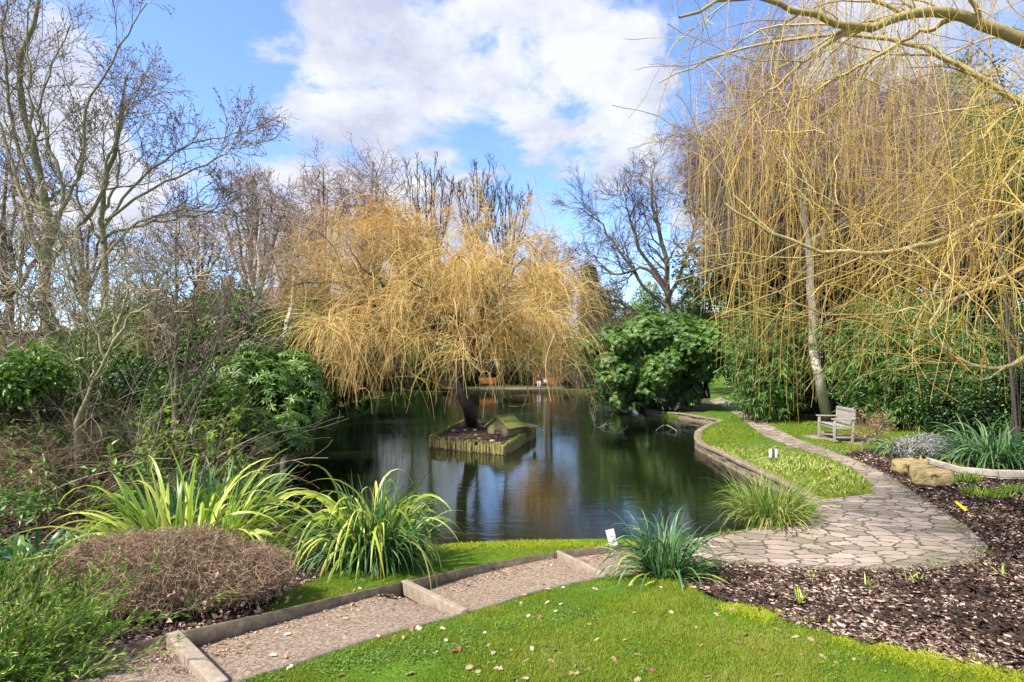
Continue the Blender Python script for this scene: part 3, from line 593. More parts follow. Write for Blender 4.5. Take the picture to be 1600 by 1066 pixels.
# signs
sg = thing('plaque', 'white plaque leaning on its stake by the near water edge', 'sign', g3(960, 856)); darkm = mat('sign_print', [(.05, .045, .04)], .7); greym = mat('sign_faint_print', [(.22, .21, .2)], .7)
rot = Matrix.Rotation(R(-14), 4, 'Y') @ Matrix.Rotation(R(-12), 4, 'X')
def tr(g, m4): v = np.array([(m4 @ Vector(q))[:] for q in g[0]]); return (v, g[1], g[2])
sh = Matrix.Translation((-.0, 0, 0)) @ rot
mesh('plate', [tr(boxg((0, 0, .115), (.098, .012, .195), bev=.002), sh)], white_m, sg, off=(0, 0, 0))
mesh('stake', [tr(boxg((0, .014, .03), (.028, .012, .20), bev=.002), sh)], wood_grey, sg, off=(0, 0, 0))
mesh('emblem', [tr((np.array([(.022, -.0075, .20), (.040, -.0075, .198), (.036, -.0075, .180), (.018, -.0075, .204)]), np.array([[0, 2, 1], [0, 3, 2]]), np.full(4, .5)), sh)], darkm, sg, off=(0, 0, 0))
mesh('faint_lettering', [tr(boxg((-.01+.006*math.sin(j*3), -.0072, .18-j*.014), (.05-.012*(j % 3), .001, .0035)), sh) for j in range(7)], greym, sg, off=(0, 0, 0))
sp = g3(1208, 722); sg = thing('double_plaque', 'post carrying two narrow white plates in the bank planting by the pond wall', 'sign', sp)
mesh('post', [boxg((0, 0, .14), (.05, .035, .32), bev=.003)], wood_dark, sg, off=(0, 0, 0))
for sx in (-1, 1): mesh('plate', [boxg((sx*.062, -.002, .20), (.070, .012, .20), bev=.002)], white_m, sg, off=(0, 0, 0))

# yellow stake, rocks, low white sill
yel = mat('yellow_paint', [(.75, .48, .02), (.8, .6, .05)], .5); a, b = g3(1494, 790), g3(1512, 803)
o = thing('yellow_stake', 'short yellow tube lying in the bark mulch beside the stone path', 'stake', a); mesh('tube', [tubes([np.linspace(a+Vector((0, 0, .05)), b+Vector((0, 0, .03)), 6)], [[.024]*6], 10)], yel, o, True)
mesh('end_cap', [tubes([np.array([a+Vector((-.014, .008, .052)), a+Vector((-.006, .004, .051)), a+Vector((.0, .0, .05))])], [[.006, .022, .026]], 10)], yel, o, True)
def rock(label, c, s, seed, rz):
    bm = bmesh.new(); bmesh.ops.create_cube(bm, size=1.0); bmesh.ops.subdivide_edges(bm, edges=bm.edges[:], cuts=1, use_grid_fill=True); r = rngs(seed)
    for v in bm.verts: v.co += Vector(r.normal(size=3)*.075)
    bmesh.ops.convex_hull(bm, input=bm.verts[:]); bmesh.ops.bevel(bm, geom=bm.edges[:], offset=.025, segments=1, affect='EDGES')
    bmesh.ops.triangulate(bm, faces=bm.faces[:]); bmesh.ops.subdivide_edges(bm, edges=bm.edges[:], cuts=2, use_grid_fill=False)
    for v in bm.verts: v.co += Vector(r.normal(size=3)*.006)
    bmesh.ops.triangulate(bm, faces=bm.faces[:]); bmesh.ops.scale(bm, vec=s, verts=bm.verts); bmesh.ops.rotate(bm, matrix=Matrix.Rotation(rz, 3, 'Z'), verts=bm.verts)
    bm.verts.index_update(); v = np.array([q.co[:] for q in bm.verts]); f = np.array([[q.index for q in k.verts] for k in bm.faces]); bm.free()
    o = mesh('rock', (v, f), rockm, off=(0, 0, 0)); o.location = c; return tag(o, label, 'rock', 'sandstone rocks beside the stone path')
def gz(u, v, dz): p = g3(u, v); p.z += dz; return p
rock('broad flat sandstone rock behind, touching the white timber sill', gz(1422, 736, .1), (.56, .38, .24), 1, .3)
rock('small low sandstone rock wedged between the two bigger rocks', gz(1444, 742, .07), (.42, .34, .22), 5, -.4)
rock('largest blocky sandstone rock nearest the camera beside the stone path', gz(1455, 757, .11), (.54, .38, .28), 9, -.35)
pale = mat('bleached_timber', [(.26, .22, .16), (.44, .39, .31), (.58, .53, .45)], .8, noise=.75, nscale=10, bump=(30, .4, .008))
o = thing('timber_sill', 'bleached white timber sill bordering the raised bed of strappy plants', 'bed border', g3(1520, 742))
pts = [g3(1440, 724), g3(1500, 742), g3(1560, 748), g3(1720, 752)]
for i in range(3):
    a, b = pts[i]+Vector((0, 0, .10)), pts[i+1]+Vector((0, 0, .10)); mesh('plank', [beam(a, b, .08, .12+.008*i, .012, .5), ], pale, o); mesh('lower_plank', [beam(a+Vector((0, -.03, -.12)), b+Vector((0, -.03, -.12)), .09, .09, .012, .1)], pale, o)

# ================================================================ plants
def strap_clump(name, label, cat_, base, spec, m, seed, group=None, parent=None, stalks=None):
    o = thing(name, label, cat_, base, group); r = rngs(seed)
    for nm, n, spread, L, Wd, el, g, mm, rr_, K in spec:
        a = r.uniform(0, 2*math.pi, n); rad = spread*np.sqrt(r.random(n)); P = np.column_stack([base[0]+rad*np.cos(a), base[1]+rad*np.sin(a), np.full(n, base[2]-.02)])
        P[:, 2] = hf(P[:, 0], P[:, 1])-.01
        e = r.uniform(el[0], el[1], n); a2 = a+r.normal(size=n)*.5; D = np.column_stack([np.cos(a2)*np.cos(e), np.sin(a2)*np.cos(e), np.sin(e)])
        Ln = L*r.uniform(.55, 1.1, n); gg = r.uniform(g[0], g[1], n)
        rn = r.uniform(*rr_, n)
        mesh(nm, blades(P, D, Ln, Wd*r.uniform(.7, 1.2, n), K, r, gg, .03, rnd=rn, stripe=.26 if mm is strap_y else .12), mm, o, True)
    return o
b = g3(290, 893)
strap_clump('variegated_flax', 'wide clump of yellow striped strap leaves behind the clipped brown mound', 'plant', (b.x, b.y, b.z), [
    ('yellow_leaves', 200, .42, 1.3, .050, (R(36), R(85)), (.16, .66), strap_y, (.35, 1), 14), ('green_leaves', 150, .5, 1.15, .04, (R(30), R(82)), (.1, .45), strap_y, (0, .35), 12), ('low_leaves', 110, .55, 1.05, .034, (R(12), R(40)), (.1, .4), strap_y, (.1, .9), 12)], None, 61)
P_ = [(b.x-.02, b.y-.05, b.z), (b.x+.1, b.y-.1, b.z)]
b = g3(584, 884)
strap_clump('variegated_flax', 'tall fountain clump of green and yellow leaves between the brown mound and the white plaque', 'plant', (b.x, b.y, b.z), [
    ('green_leaves', 560, .38, .92, .021, (R(50), R(86)), (.15, .75), strap_b, (0, .75), 12), ('yellow_leaves', 130, .26, 1.35, .036, (R(60), R(87)), (.35, .8), strap_y, (.3, 1), 15), ('upright_leaves', 60, .22, .95, .028, (R(70), R(89)), (.0, .25), strap_g, (.4, 1), 10)], None, 62)
b = g3(1038, 902)
strap_clump('strap_leaf_clump', 'deep green fountain of strap leaves between the gravel path and the stone paving', 'plant', (b.x, b.y, b.z), [
    ('leaves', 210, .16, .74, .022, (R(35), R(86)), (.15, .7), strap_b, (0, .7), 12), ('yellowing_leaves', 40, .2, .66, .018, (R(20), R(75)), (.2, .8), strap_y, (.1, .9), 12)], None, 63)
b = gz(1205, 822, 0); b = Vector((*px(1205, 812), .12))
strap_clump('sedge_tussock', 'yellow green arching sedge tussock at the inside corner of the pond wall', 'plant', (b.x, b.y, .2), [
    ('leaves', 620, .36, .72, .013, (R(40), R(85)), (.1, .6), carex, (0, .7), 9), ('straw_leaves', 110, .4, .6, .012, (R(25), R(75)), (.2, .7), carex, (.75, 1), 9), ('long_stalks', 16, .2, 1.25, .007, (R(50), R(70)), (.05, .25), carex, (.7, 1), 9)], None, 64)
b = g3(1556, 727)
strap_clump('strap_leaf_clump', 'large blue green strappy clump behind the white timber sill at the right edge', 'plant', (b.x, b.y, b.z+.1), [('leaves', 470, .6, 1.35, .034, (R(32), R(82)), (.2, .7), strap_b, (.1, 1), 12)], None, 65)
b = g3(1418, 712)
strap_clump('strap_leaf_clump', 'thin arching green and straw clump left of the grey lavender', 'plant', (b.x, b.y, b.z), [('leaves', 150, .3, 1.05, .028, (R(20), R(75)), (.2, .8), strap_b, (0, 1), 11), ('yellow_leaves', 50, .3, 1.0, .026, (R(40), R(80)), (.2, .7), strap_y, (.2, .8), 11)], None, 66)
b = g3(340, 790); b = Vector((-4.1, 7.6, .45))
strap_clump('iris_clump', 'dark blue green clump of upright iris leaves behind the yellow flax by the water', 'plant', (b.x, b.y, b.z), [('leaves', 330, .75, .95, .03, (R(55), R(86)), (.1, .5), strap_b, (0, .8), 10)], None, 67)
# small shoots in the mulch, one thing each
r = rngs(71)
spots = [(1250, 945, 'largest leafy bulb shoot in the mulch, nearest the moss line', 16, .13), (1360, 918, 'pale bulb shoot close to the paving edge in the mulch', 7, .10), (1420, 912, 'upright thin bulb shoot in the mulch right of the pale one', 6, .13), (1296, 975, 'tiny yellow shoot between the leafy shoot and the moss', 4, .08), (1435, 905, 'small bulb shoot at the foot of the stone paving corner', 6, .1), (1568, 900, 'bulb shoot near the right picture edge in open mulch', 7, .12),
         (1270, 902, 'low green shoot touching the near edge of the paving', 9, .07), (1215, 925, 'wispy shoot in the mulch left of the leafy shoot', 5, .08), (1355, 1000, 'lone brown tipped shoot behind the moss ridge', 4, .07), (1545, 800, 'green shoot right of the yellow stake', 9, .12)]
for u_, v_, lab, n, L in spots:
    p = g3(u_, v_); o = thing('bulb_shoot', lab, 'bulb shoot', p, 'bulb shoots in the mulch'); a = r.uniform(0, 6.28, n); e = r.uniform(.7, 1.4, n)
    Q = np.tile(np.array(p), (n, 1))+r.normal(size=(n, 3))*[.02, .02, 0]; mesh('leaves', blades(Q, np.column_stack([np.cos(a)*np.cos(e), np.sin(a)*np.cos(e), np.sin(e)]), L*r.uniform(.6, 1.2, n), .012, 5, r, .25), strap_y, o, True)
# daffodil shoots by the timber edge, left bed
p = g3(330, 965); o = thing('bulb_shoot', 'tuft of fresh green bulb leaves under the clipped brown mound', 'bulb shoot', p, 'bulb shoots in the mulch'); n = 26; a = r.uniform(0, 6.28, n); e = r.uniform(1.1, 1.5, n)
mesh('leaves', blades(np.tile(np.array(p), (n, 1))+r.normal(size=(n, 3))*[.04, .03, 0], np.column_stack([np.cos(a)*np.cos(e), np.sin(a)*np.cos(e), np.sin(e)]), .14*r.uniform(.6, 1.2, n), .011, 5, r, .2), strap_g, o, True)

# bank planting between the pond wall and the stone path
bankp = [px(u, v) for u, v in [(1110, 700), (1180, 706), (1250, 712), (1310, 730), (1350, 758), (1352, 770), (1300, 775), (1282, 772), (1240, 757), (1190, 738), (1150, 718)]]
bp = np.array(bankp); xy = np.column_stack([r.uniform(bp[:, 0].min(), bp[:, 0].max(), 9000), r.uniform(bp[:, 1].min(), bp[:, 1].max(), 9000)]); xy = xy[pip(*xy.T, bankp)]
xy = xy[(np.sin(xy[:, 0]*6)+np.sin(xy[:, 1]*5+xy[:, 0]*2)+r.normal(size=len(xy))*.9) > -.6]
n = len(xy); a = r.uniform(0, 6.28, n); e = r.uniform(.5, 1.5, n); edge = sm((xy[:, 0]-bp[:, 0].min())/(np.ptp(bp[:, 0])))
tag(mesh('bank_planting', [blades(gpt(xy, -.01), np.column_stack([np.cos(a)*np.cos(e), np.sin(a)*np.cos(e), np.sin(e)]), (.10+.09*edge)*r.uniform(.5, 1.2, n), .026, 4, r, .5, rnd=r.random(n)**.8*.8),
    chips(6000, 1110, 1362, 695, 780, -1, .03, .07, 77, .9)], mat('bank_leaf', [(.08, .20, .015), (.20, .34, .03), (.36, .42, .06), (.5, .42, .2), (.5, .38, .26)], .55, .3), smooth=True), 'yellow green ground cover on the bank inside the pond wall', 'ground cover', kind='stuff')
# fresh green groundcover near the rocks
for i, (u_, v_, w, h, n, lab) in enumerate([(1505, 752, .34, .2, 260, 'low bright green bushy plant in front of the white sill'), (1540, 775, .4, .17, 300, 'low green plant nearest the yellow stake'), (1490, 735, .22, .22, 130, 'small green plant between the rocks and the lavender'), (1585, 770, .2, .18, 110, 'small green tuft in the mulch at the right edge under the sill')]):
    p = g3(u_, v_); o = thing('green_perennial', lab, 'plant', p, 'low green perennials by the rocks'); a = r.uniform(0, 6.28, n); e = r.uniform(.7, 1.5, n); rad = w*np.sqrt(r.random(n)); a0 = r.uniform(0, 6.28, n)
    Q = np.column_stack([p.x+rad*np.cos(a0), p.y+.6*rad*np.sin(a0), np.zeros(n)]); Q[:, 2] = hf(Q[:, 0], Q[:, 1]); mesh('leaves', blades(Q, np.column_stack([np.cos(a)*np.cos(e), np.sin(a)*np.cos(e), np.sin(e)]), h*r.uniform(.5, 1.1, n), .02, 4, r, .3, rnd=r.random(n)*.6), strap_y, o, True)

def fol_cloud(C, Rr, n, r, L, Wd, out=.8, droop=-.1, shell=.55, squash=.8, rnd=None):
    """leaves scattered through clumps: C (m,3) centres, Rr (m,) radii"""
    C = np.asarray(C, float); Rr = np.asarray(Rr, float); w = Rr**2/np.sum(Rr**2); k = r.choice(len(C), n, p=w); q = rdir(r, n); rad = Rr[k]*(shell+(1-shell)*r.random(n))**.7*r.uniform(.75, 1.1, n)
    P = C[k]+q*rad[:, None]*[1, 1, squash]; D = unit(q*out+rdir(r, n)*.7+[0, 0, droop]); Nn = unit(rdir(r, n)*.6+q*.4+[0, 0, .8])
    rn = np.clip(.5+.2*np.sin(k*2.4)+.22*r.normal(size=n), 0, 1)
    return leaves(P, D, Nn, L*r.uniform(.6, 1.2, n), Wd*r.uniform(.7, 1.1, n), .18, rn)
def whorls(C, Rr, n, r, L, Wd, k_=7, squash=.85, droop=-.25, rr_=(0, 1)):
    C = np.asarray(C, float); Rr = np.asarray(Rr, float); w = Rr**2/np.sum(Rr**2); k = r.choice(len(C), n, p=w); q = unit(rdir(r, n)+[0, 0, .25]); rad = Rr[k]*r.uniform(.7, 1.08, n)
    T = C[k]+q*rad[:, None]*[1, 1, squash]; ax = unit(q+[0, 0, .5]+.3*r.normal(size=(n, 3)))
    s = unit(np.cross(ax, [0.3, .2, .9])); u = np.cross(ax, s); ph = np.arange(k_)*2*math.pi/k_
    D = s[:, None]*np.cos(ph)[:, None]+u[:, None]*np.sin(ph)[:, None]+ax[:, None]*r.uniform(.0, .5, (n, k_, 1))+np.array([0, 0, droop]); P = np.repeat(T, k_, 0); Nn = np.repeat(ax, k_, 0)
    base = np.clip(.5+.25*np.sin(k*1.9)+.2*r.normal(size=n), 0, 1); rn = rr_[0]+(rr_[1]-rr_[0])*np.clip(np.repeat(base, k_)+.12*r.normal(size=n*k_), 0, 1)
    return leaves(P, D.reshape(-1, 3), Nn, L*r.uniform(.7, 1.15, n*k_), Wd, .12, rn)
def clumps(c, s, n, r, rad):
    """clump centres through an ellipsoid volume, more towards its surface"""
    q = rdir(r, n)*(r.random((n, 1))**.45); q[:, 2] = np.where(q[:, 2] < 0, q[:, 2]*.9, q[:, 2]); return np.array(c)+q*np.array(s), rad*r.uniform(.6, 1.3, n)
def stems(base, C, r, r0=.05, K=7, n=None, spread=.3):
    C = C if n is None else C[r.choice(len(C), min(n, len(C)), replace=False)]
    P = np.zeros((len(C), K, 3)); b = np.array(base)+r.normal(size=(len(C), 3))*[spread, spread, 0]; t = np.linspace(0, 1, K)[None, :, None]
    mid = b+(C-b)*[.45, .45, .6]+r.normal(size=(len(C), 3))*.12; P[:] = (1-t)**2*b[:, None]+2*t*(1-t)*mid[:, None]+t**2*C[:, None]
    P[:, 1:-1] += r.normal(size=(len(C), K-2, 3))*.03; return P, np.repeat((r0*np.linspace(1, .3, K))[None], len(C), 0)
def shrub(name, label, cat_, base, c, s, nc, rad, nl, L, Wd, m, seed, style='cloud', group=None, droop=-.1, bk=None, rr_=(0, 1), r0=.04):
    r = rngs(seed); o = thing(name, label, cat_, base, group); C, Q = clumps(c, s, nc, r, rad)
    gz_ = hf(C[:, 0], C[:, 1])+Q*.4; C[:, 2] = np.maximum(C[:, 2], gz_)
    P, Rd = stems(base, C, r, r0, n=40); mesh('stems', tubes(P, Rd, 4, r=r), bk or bark_dark, o, True)
    g = whorls(C, Q, nl, r, L, Wd, rr_=rr_, droop=droop) if style == 'whorl' else fol_cloud(C, Q, nl, r, L, Wd, droop=droop)
    mesh('foliage', g, m, o); return o

# --- juniper, bottom left: feathery plumes of scale leaves
def juniper():
    r = rngs(81); base = np.array([-3.1, 2.8, .60]); o = thing('juniper_bush', 'feathery green juniper filling the bottom left corner', 'shrub', base)
    n = 430; a = r.uniform(-1.2, 1.7, n); e = r.uniform(.0, .85, n); D = np.column_stack([np.cos(a)*np.cos(e), np.sin(a)*np.cos(e)*.9, np.sin(e)]); L = r.uniform(.5, 1.15, n)*(1.08-.75*np.sin(e))
    P0 = base+np.column_stack([r.uniform(-.5, .35, n), r.uniform(-.35, .6, n), r.uniform(-.05, .12, n)]); K = 9; P = strands(P0, D, L, K, r, -.03, .07)
    cap = 1.30-.10*(P[:, :, 0]+2.4); mesh('branches', tubes(P, np.repeat(np.linspace(.007, .002, K)[None], n, 0), 3, r=r), bark, o)
    S1, R1 = grow(P, np.full((n, K), .003), 26, (.45, .8), (.16, .4), 5, r, .03, .08, .25, 1., .6, .001, taper=.55)
    S2, R2 = grow(S1, R1, 17, (.22, .5), (.036, .35), 3, r, .03, .06, .1, 1., .6, .0008, taper=.5)
    T = S2; Pn = T[:, 0]; Dn = T[:, 2]-T[:, 0]; Ln = np.linalg.norm(Dn, axis=1)
    P1 = S1[:, 3]; D1 = S1[:, 4]-S1[:, 2]; 
    rn = np.clip(.45+.2*r.normal(size=len(Pn))+.25*np.sin(Pn[:, 0]*9+Pn[:, 2]*7), 0, .9); tip = r.random(len(P1)); 
    mesh('foliage', [leaves(Pn, Dn, rdir(r, len(Pn))+[0, -.4, .8], Ln*1.1, .0036, .3, rn), leaves(P1, D1, rdir(r, len(P1))+[0, 0, .5], .045, .006, .3, np.where(tip < .4, 1., .7))],
         mat('juniper_leaf', [(.04, .12, .012), (.11, .25, .025), (.22, .38, .04), (.30, .44, .07), (.7, .55, .28)], .6, .2), o)
juniper()
# --- clipped brown mound with bare twigs
def mound():
    r = rngs(82); c = np.array([-2.66, 4.25, 0]); c[2] = float(hf(c[0], c[1])); o = thing('clipped_mound_shrub', 'low clipped dome of reddish brown bare twigs holding dead leaves', 'shrub', c)
    n = 25000; q = rdir(r, n); q[:, 2] = np.abs(q[:, 2]); w = np.array([1.02, .62, .43]); rad = r.uniform(.55, 1.0, n)**.6
    sx = .12*np.sin(q[:, 0]*9)+.06*np.sin(q[:, 1]*13+2)
    und = np.clip(.74+q[:, 2]*.9, 0, 1)[:, None]; P0 = c+q*w*rad[:, None]*(1+sx*.35)[:, None]*np.concatenate([und, und, np.ones_like(und)], 1)+[0, 0, .10]; D = unit(q*.5+rdir(r, n)*1.0+[0, 0, .1]); P = strands(P0-D*.05, D, r.uniform(.06, .17, n), 5, r, .1, .28)
    P[:, :, 2] = np.maximum(P[:, :, 2], c[2]+.02)
    mesh('twigs', tubes(P, np.repeat(np.linspace(.0021, .001, 5)[None], n, 0), 3, r=r), mat('mound_twig', [(.10, .06, .035), (.27, .175, .10), (.50, .375, .25)], .85), o)
    C = c+rdir(r, 60)*w*.8; C[:, 2] = np.abs(C[:, 2]-c[2])+c[2]+.05; A, B = stems(c, C, r, .012, spread=.15); mesh('branches', tubes(A, B, 4, r=r), bark_dark, o)
    n = 1300; q = rdir(r, n); q[:, 2] = np.abs(q[:, 2]); mesh('dead_leaves', leaves(c+q*w*r.uniform(.85, 1.03, (n, 1))+[0, 0, .06], rdir(r, n), q+rdir(r, n)*.6, r.uniform(.015, .06, n), r.uniform(.01, .035, n), .3, r=r), leaf_dry, o)
    n = 1800; q = rdir(r, n); q[:, 2] = np.abs(q[:, 2])*.8; mesh('small_buds', leaves(c+q*w*r.uniform(.8, 1.02, (n, 1))+[0, 0, .05], rdir(r, n), q, .012, .007, .2, r=r), mat('pale_bud', [(.35, .22, .16), (.6, .5, .42)], .7), o)
mound()
for u_, v_, rad, lab in ():
    pass
# --- fallen oak leaves on the lawn and paths: individual leaves
def oak_leaf_mesh(seed):
    r = rngs(seed); n = 22; t = np.linspace(0, 2*math.pi, n, endpoint=False); y = -np.cos(t)*.5; w = .26*np.sin(t)*(1+.30*np.sin(t*7*np.sign(np.sin(t))))*(1+.15*r.normal(size=n))
    V = np.column_stack([w, y, .10*np.abs(w)/.26*r.uniform(.2, 1)+.12*y**2*r.uniform(-1, 1.5)]); V = np.vstack([[[0, 0, 0]], V]); f = np.array([[0, 1+i, 1+(i+1) % n] for i in range(n)]); return V, f, np.full(len(V), r.random())
protos = []
r = rngs(91)
ZG = [(-1, 860, 1066, 430, 1500, 120), (2, 880, 1060, 290, 960, 26), (4, 900, 1000, 210, 470, 30)]
zlab = {-1: 'pale curled oak leaf fallen on the lawn', 2: 'pale curled oak leaf fallen on the gravel path', 4: 'pale curled oak leaf fallen in the bed under the clipped mound'}
zgrp = {-1: 'fallen leaves on the lawn', 2: 'fallen leaves on the gravel path', 4: 'fallen leaves in the left bed'}
for i in range(7):
    o = mesh('fallen_leaf', oak_leaf_mesh(200+i), mat('fallen_oak_leaf', [(.22, .10, .055), (.42, .27, .17), (.58, .45, .33), (.66, .57, .47)], .8, .2), off=(0, 0, 0)); protos.append(o)
cnt = 0
for zid, v0, v1, u0, u1, n in ZG:
    k = 0
    while k < n:
        u_, v_ = r.uniform(u0, u1), r.uniform(v0, v1); x, y = px(u_, v_)
        if zone(x, y) != zid: continue
        o = protos[cnt] if cnt < 7 else protos[cnt % 7].copy()
        if cnt >= 7: COL.objects.link(o)
        s = r.uniform(.028, .062) if zid != 2 else r.uniform(.025, .055)
        zz_ = float(pathz(np.array([x]), np.array([y]))[0]) if zid == 2 else float(hf(x, y))
        o.location = (x, y, zz_+.012); o.scale = (s, s, s); o.rotation_euler = (r.normal()*.35, r.normal()*.35, r.uniform(0, 6.28)); tag(o, zlab[zid], 'fallen leaf', zgrp[zid]); k += 1; cnt += 1
# ================================================================ trees and shrubs
def tree_obj(name, label, cat_, base, group=None): return thing(name, label, cat_, [float(q) for q in base], group)
def lvl(o, nm, P, Rd, m, r, sides=4, rnd=None): return mesh(nm, tubes(P, Rd, sides, rnd=rnd, r=r), m, o, sides > 4)
def bare_tree(label, base, H, r0, seed, limbs=None, bm=None, tm=None, spec=None, group=None, cat_='tree', name='bare_tree', lean=(0, 0), buds=0, trunk_frac=.5, up=(.05, .04, .03), n=(9, 7, 6, 5), ang=(.45, .95), l1=.42, wig=.13, rt=.008, leafg=None):
    r = rngs(seed); base = np.array(base, float); o = tree_obj(name, label, cat_, base, group); bm = bm or bark; tm = tm or twig_grey
    if limbs is None: limbs = [[(0, 0, -.2), (lean[0]*.3, lean[1]*.3, H*.33), (lean[0]*.7, lean[1]*.7, H*.66), (lean[0], lean[1], H*trunk_frac*2 if trunk_frac > .5 else H)]]
    P = np.stack([bez(np.array(q)+base*[1, 1, 1], 14) for q in limbs]); P[:, 1:-1] += r.normal(size=P[:, 1:-1].shape)*H*.006
    Rd = np.array([np.maximum(r0*(1.0 if i == 0 else .62)*np.linspace(1, .12, 14), rt) for i in range(len(limbs))]); lvl(o, 'trunk', P, Rd, bm, r, 8)
    k = max(1.0, 1.0)
    A, a = grow(P, Rd, n[0], ang, (H*l1, .35), 9, r, up[0], wig, .28, .98, .6, rt*1.6, taper=.6); lvl(o, 'branches', A, a, bm, r, 5)
    B, b = grow(A, a, n[1], (.35, .95), (H*l1*.42, .4), 7, r, up[1], wig*1.1, .15, 1, .62, rt*1.1, taper=.5)
    C, c = grow(B, b, n[2], (.35, 1.0), (H*l1*.2, .4), 5, r, up[2], wig*1.2, .1, 1, .65, rt, taper=.4); 
    mesh('twigs', [tubes(B, b, 3, r=r), tubes(C, c, 3, r=r)], tm, o)
    T = C
    if n[3]:
        T, d = grow(C, c, n[3], (.35, 1.0), (H*l1*.11, .4), 4, r, 0, wig*1.2, .1, 1, .7, rt*.8, taper=.4); lvl(o, 'fine_twigs', T, d, tm, r, 3)
    if buds:
        k = r.choice(len(T), min(buds, len(T))); q = T[k, r.integers(1, T.shape[1], len(k))]; mesh('buds', leaves(q, rdir(r, len(q))+[0, 0, .4], rdir(r, len(q)), .055, .028, .3, r=r), mat('bud', [(.05, .03, .025), (.16, .10, .08)], .8), o)
    return o

# ---- island with log edging, duck house, stones
ZI = .30
ic = [px(663, 697, 0), px(790, 706, 0), px(838, 682, 0), px(722, 668, 0)]     # corners at the waterline
ic = [np.array(q) for q in ic]; ctr = sum(ic)/4
isl = thing('pond_island', 'small square island edged with mossy upright logs in the pond', 'island', (*ctr, 0))
cr_ = [px(672, 684, ZI), px(788, 694, ZI), px(836, 670, ZI), px(728, 656, ZI)]; cr_ = [np.array(q) for q in cr_]; r = rngs(101)
top = []
for a in range(4):
    p, q = cr_[a], cr_[(a+1) % 4]; n = int(np.linalg.norm(q-p)/.095); g = []
    for j in range(n):
        c = p+(q-p)*(j+.5)/n; h = ZI+.02+r.normal()*.038; lean = r.normal(size=2)*.02; rr0 = r.uniform(.036, .056)
        g.append(tubes(np.array([[(c[0]+lean[0], c[1]+lean[1], -.15), (c[0], c[1], h-.012), (c[0], c[1], h), (c[0], c[1], h)]]), np.array([[rr0, rr0, rr0*.85, .001]]), 7, rnd=np.array([r.random()])))
    mesh('log_edging', g, mossy_wood, isl, True)
def grid_patch(cs, k, zf):
    u = np.linspace(0, 1, k); U, V_ = np.meshgrid(u, u); c = [np.array(q) for q in cs]
    XY = (1-U)[..., None]*(1-V_)[..., None]*c[0]+U[..., None]*(1-V_)[..., None]*c[1]+U[..., None]*V_[..., None]*c[2]+(1-U)[..., None]*V_[..., None]*c[3]; XY = XY.reshape(-1, 2)
    i = np.arange(k*k).reshape(k, k); return np.column_stack([XY, zf(U.ravel(), V_.ravel())]), np.stack([i[:-1, :-1], i[:-1, 1:], i[1:, 1:], i[1:, :-1]], -1).reshape(-1, 4)
itop = lambda U, V_: ZI-.05+.12*np.sin(U*math.pi)*np.sin(V_*math.pi)+.012*np.sin(U*31)*np.sin(V_*27)
mesh('soil_top', grid_patch(cr_, 30, itop), soil, isl)
ap = [c+(c-ctr)*.07 for c in cr_]; mesh('silt_apron', [(np.vstack([np.column_stack([[c+(c-ctr)*.01 for c in cr_], [.05]*4]), np.column_stack([ap, [-.12]*4])]), np.array([[0, 1, 5, 4], [1, 2, 6, 5], [2, 3, 7, 6], [3, 0, 4, 7]]))], soil, isl)
def ipt(u, v): c = cr_; xy = (1-u)*(1-v)*c[0]+u*(1-v)*c[1]+u*v*c[2]+(1-u)*v*c[3]; return np.array([*xy, float(itop(np.array(u), np.array(v)))])
n = 5000; uv = r.random((n, 2))*.94+.03; Pq = np.array([ipt(*q) for q in uv]); mesh('litter', leaves(Pq+[0, 0, .006], rdir(r, n)*[1, 1, .3], np.tile([0, 0, 1.], (n, 1)), r.uniform(.02, .06, n), r.uniform(.012, .03, n), .2, r.random(n)*.95), chip, isl)
n = 5000; e_ = r.integers(0, 4, n); t = r.random(n)[:, None]; Pe = np.array([cr_[k] for k in e_])*(1-t)+np.array([cr_[(k+1) % 4] for k in e_])*t+r.normal(size=(n, 2))*.035
k = r.random(n) < .5+.5*np.sin(Pe[:, 0]*5); mesh('edge_moss', blade_tris(np.column_stack([Pe, np.full(n, ZI+.01)])[k], .05, .02, r, .9), mat('island_moss', [(.16, .22, .02), (.28, .32, .04)], .9, .2), isl)
for j, (uu, vv, s, lab) in enumerate([(.13, .35, .09, 'pale stone on the island left of the willow trunk'), (.30, .36, .11, 'pale stone at the foot of the island willow trunk'), (.42, .4, .10, 'pinkish stone just right of the willow trunk on the island'), (.40, .62, .08, 'small far stone behind the willow trunk on the island'), (.62, .12, .09, 'pale stone near the front log edge of the island'), (.80, .10, .12, 'long stone at the front right corner of the island'), (.86, .42, .09, 'stone against the right log edge beside the duck house'), (.52, .22, .06, 'tiny stone in front of the duck house doorway')]):
    o = mesh('stone', (lambda g: (g[0]*[s*1.3, s, s*.6], g[1], g[2]))(boxg((0, 0, 0), (1, 1, 1), bev=.33, rnd=.9)), mat('pale_stone', [(.35, .27, .22), (.55, .46, .40)], .8, noise=.6, nscale=9), off=(0, 0, 0), smooth=True)
    o.location = ipt(uu, vv)+[0, 0, s*.2]; o.rotation_euler = (0, 0, j*1.3); tag(o, lab, 'stone', 'stones on the island')
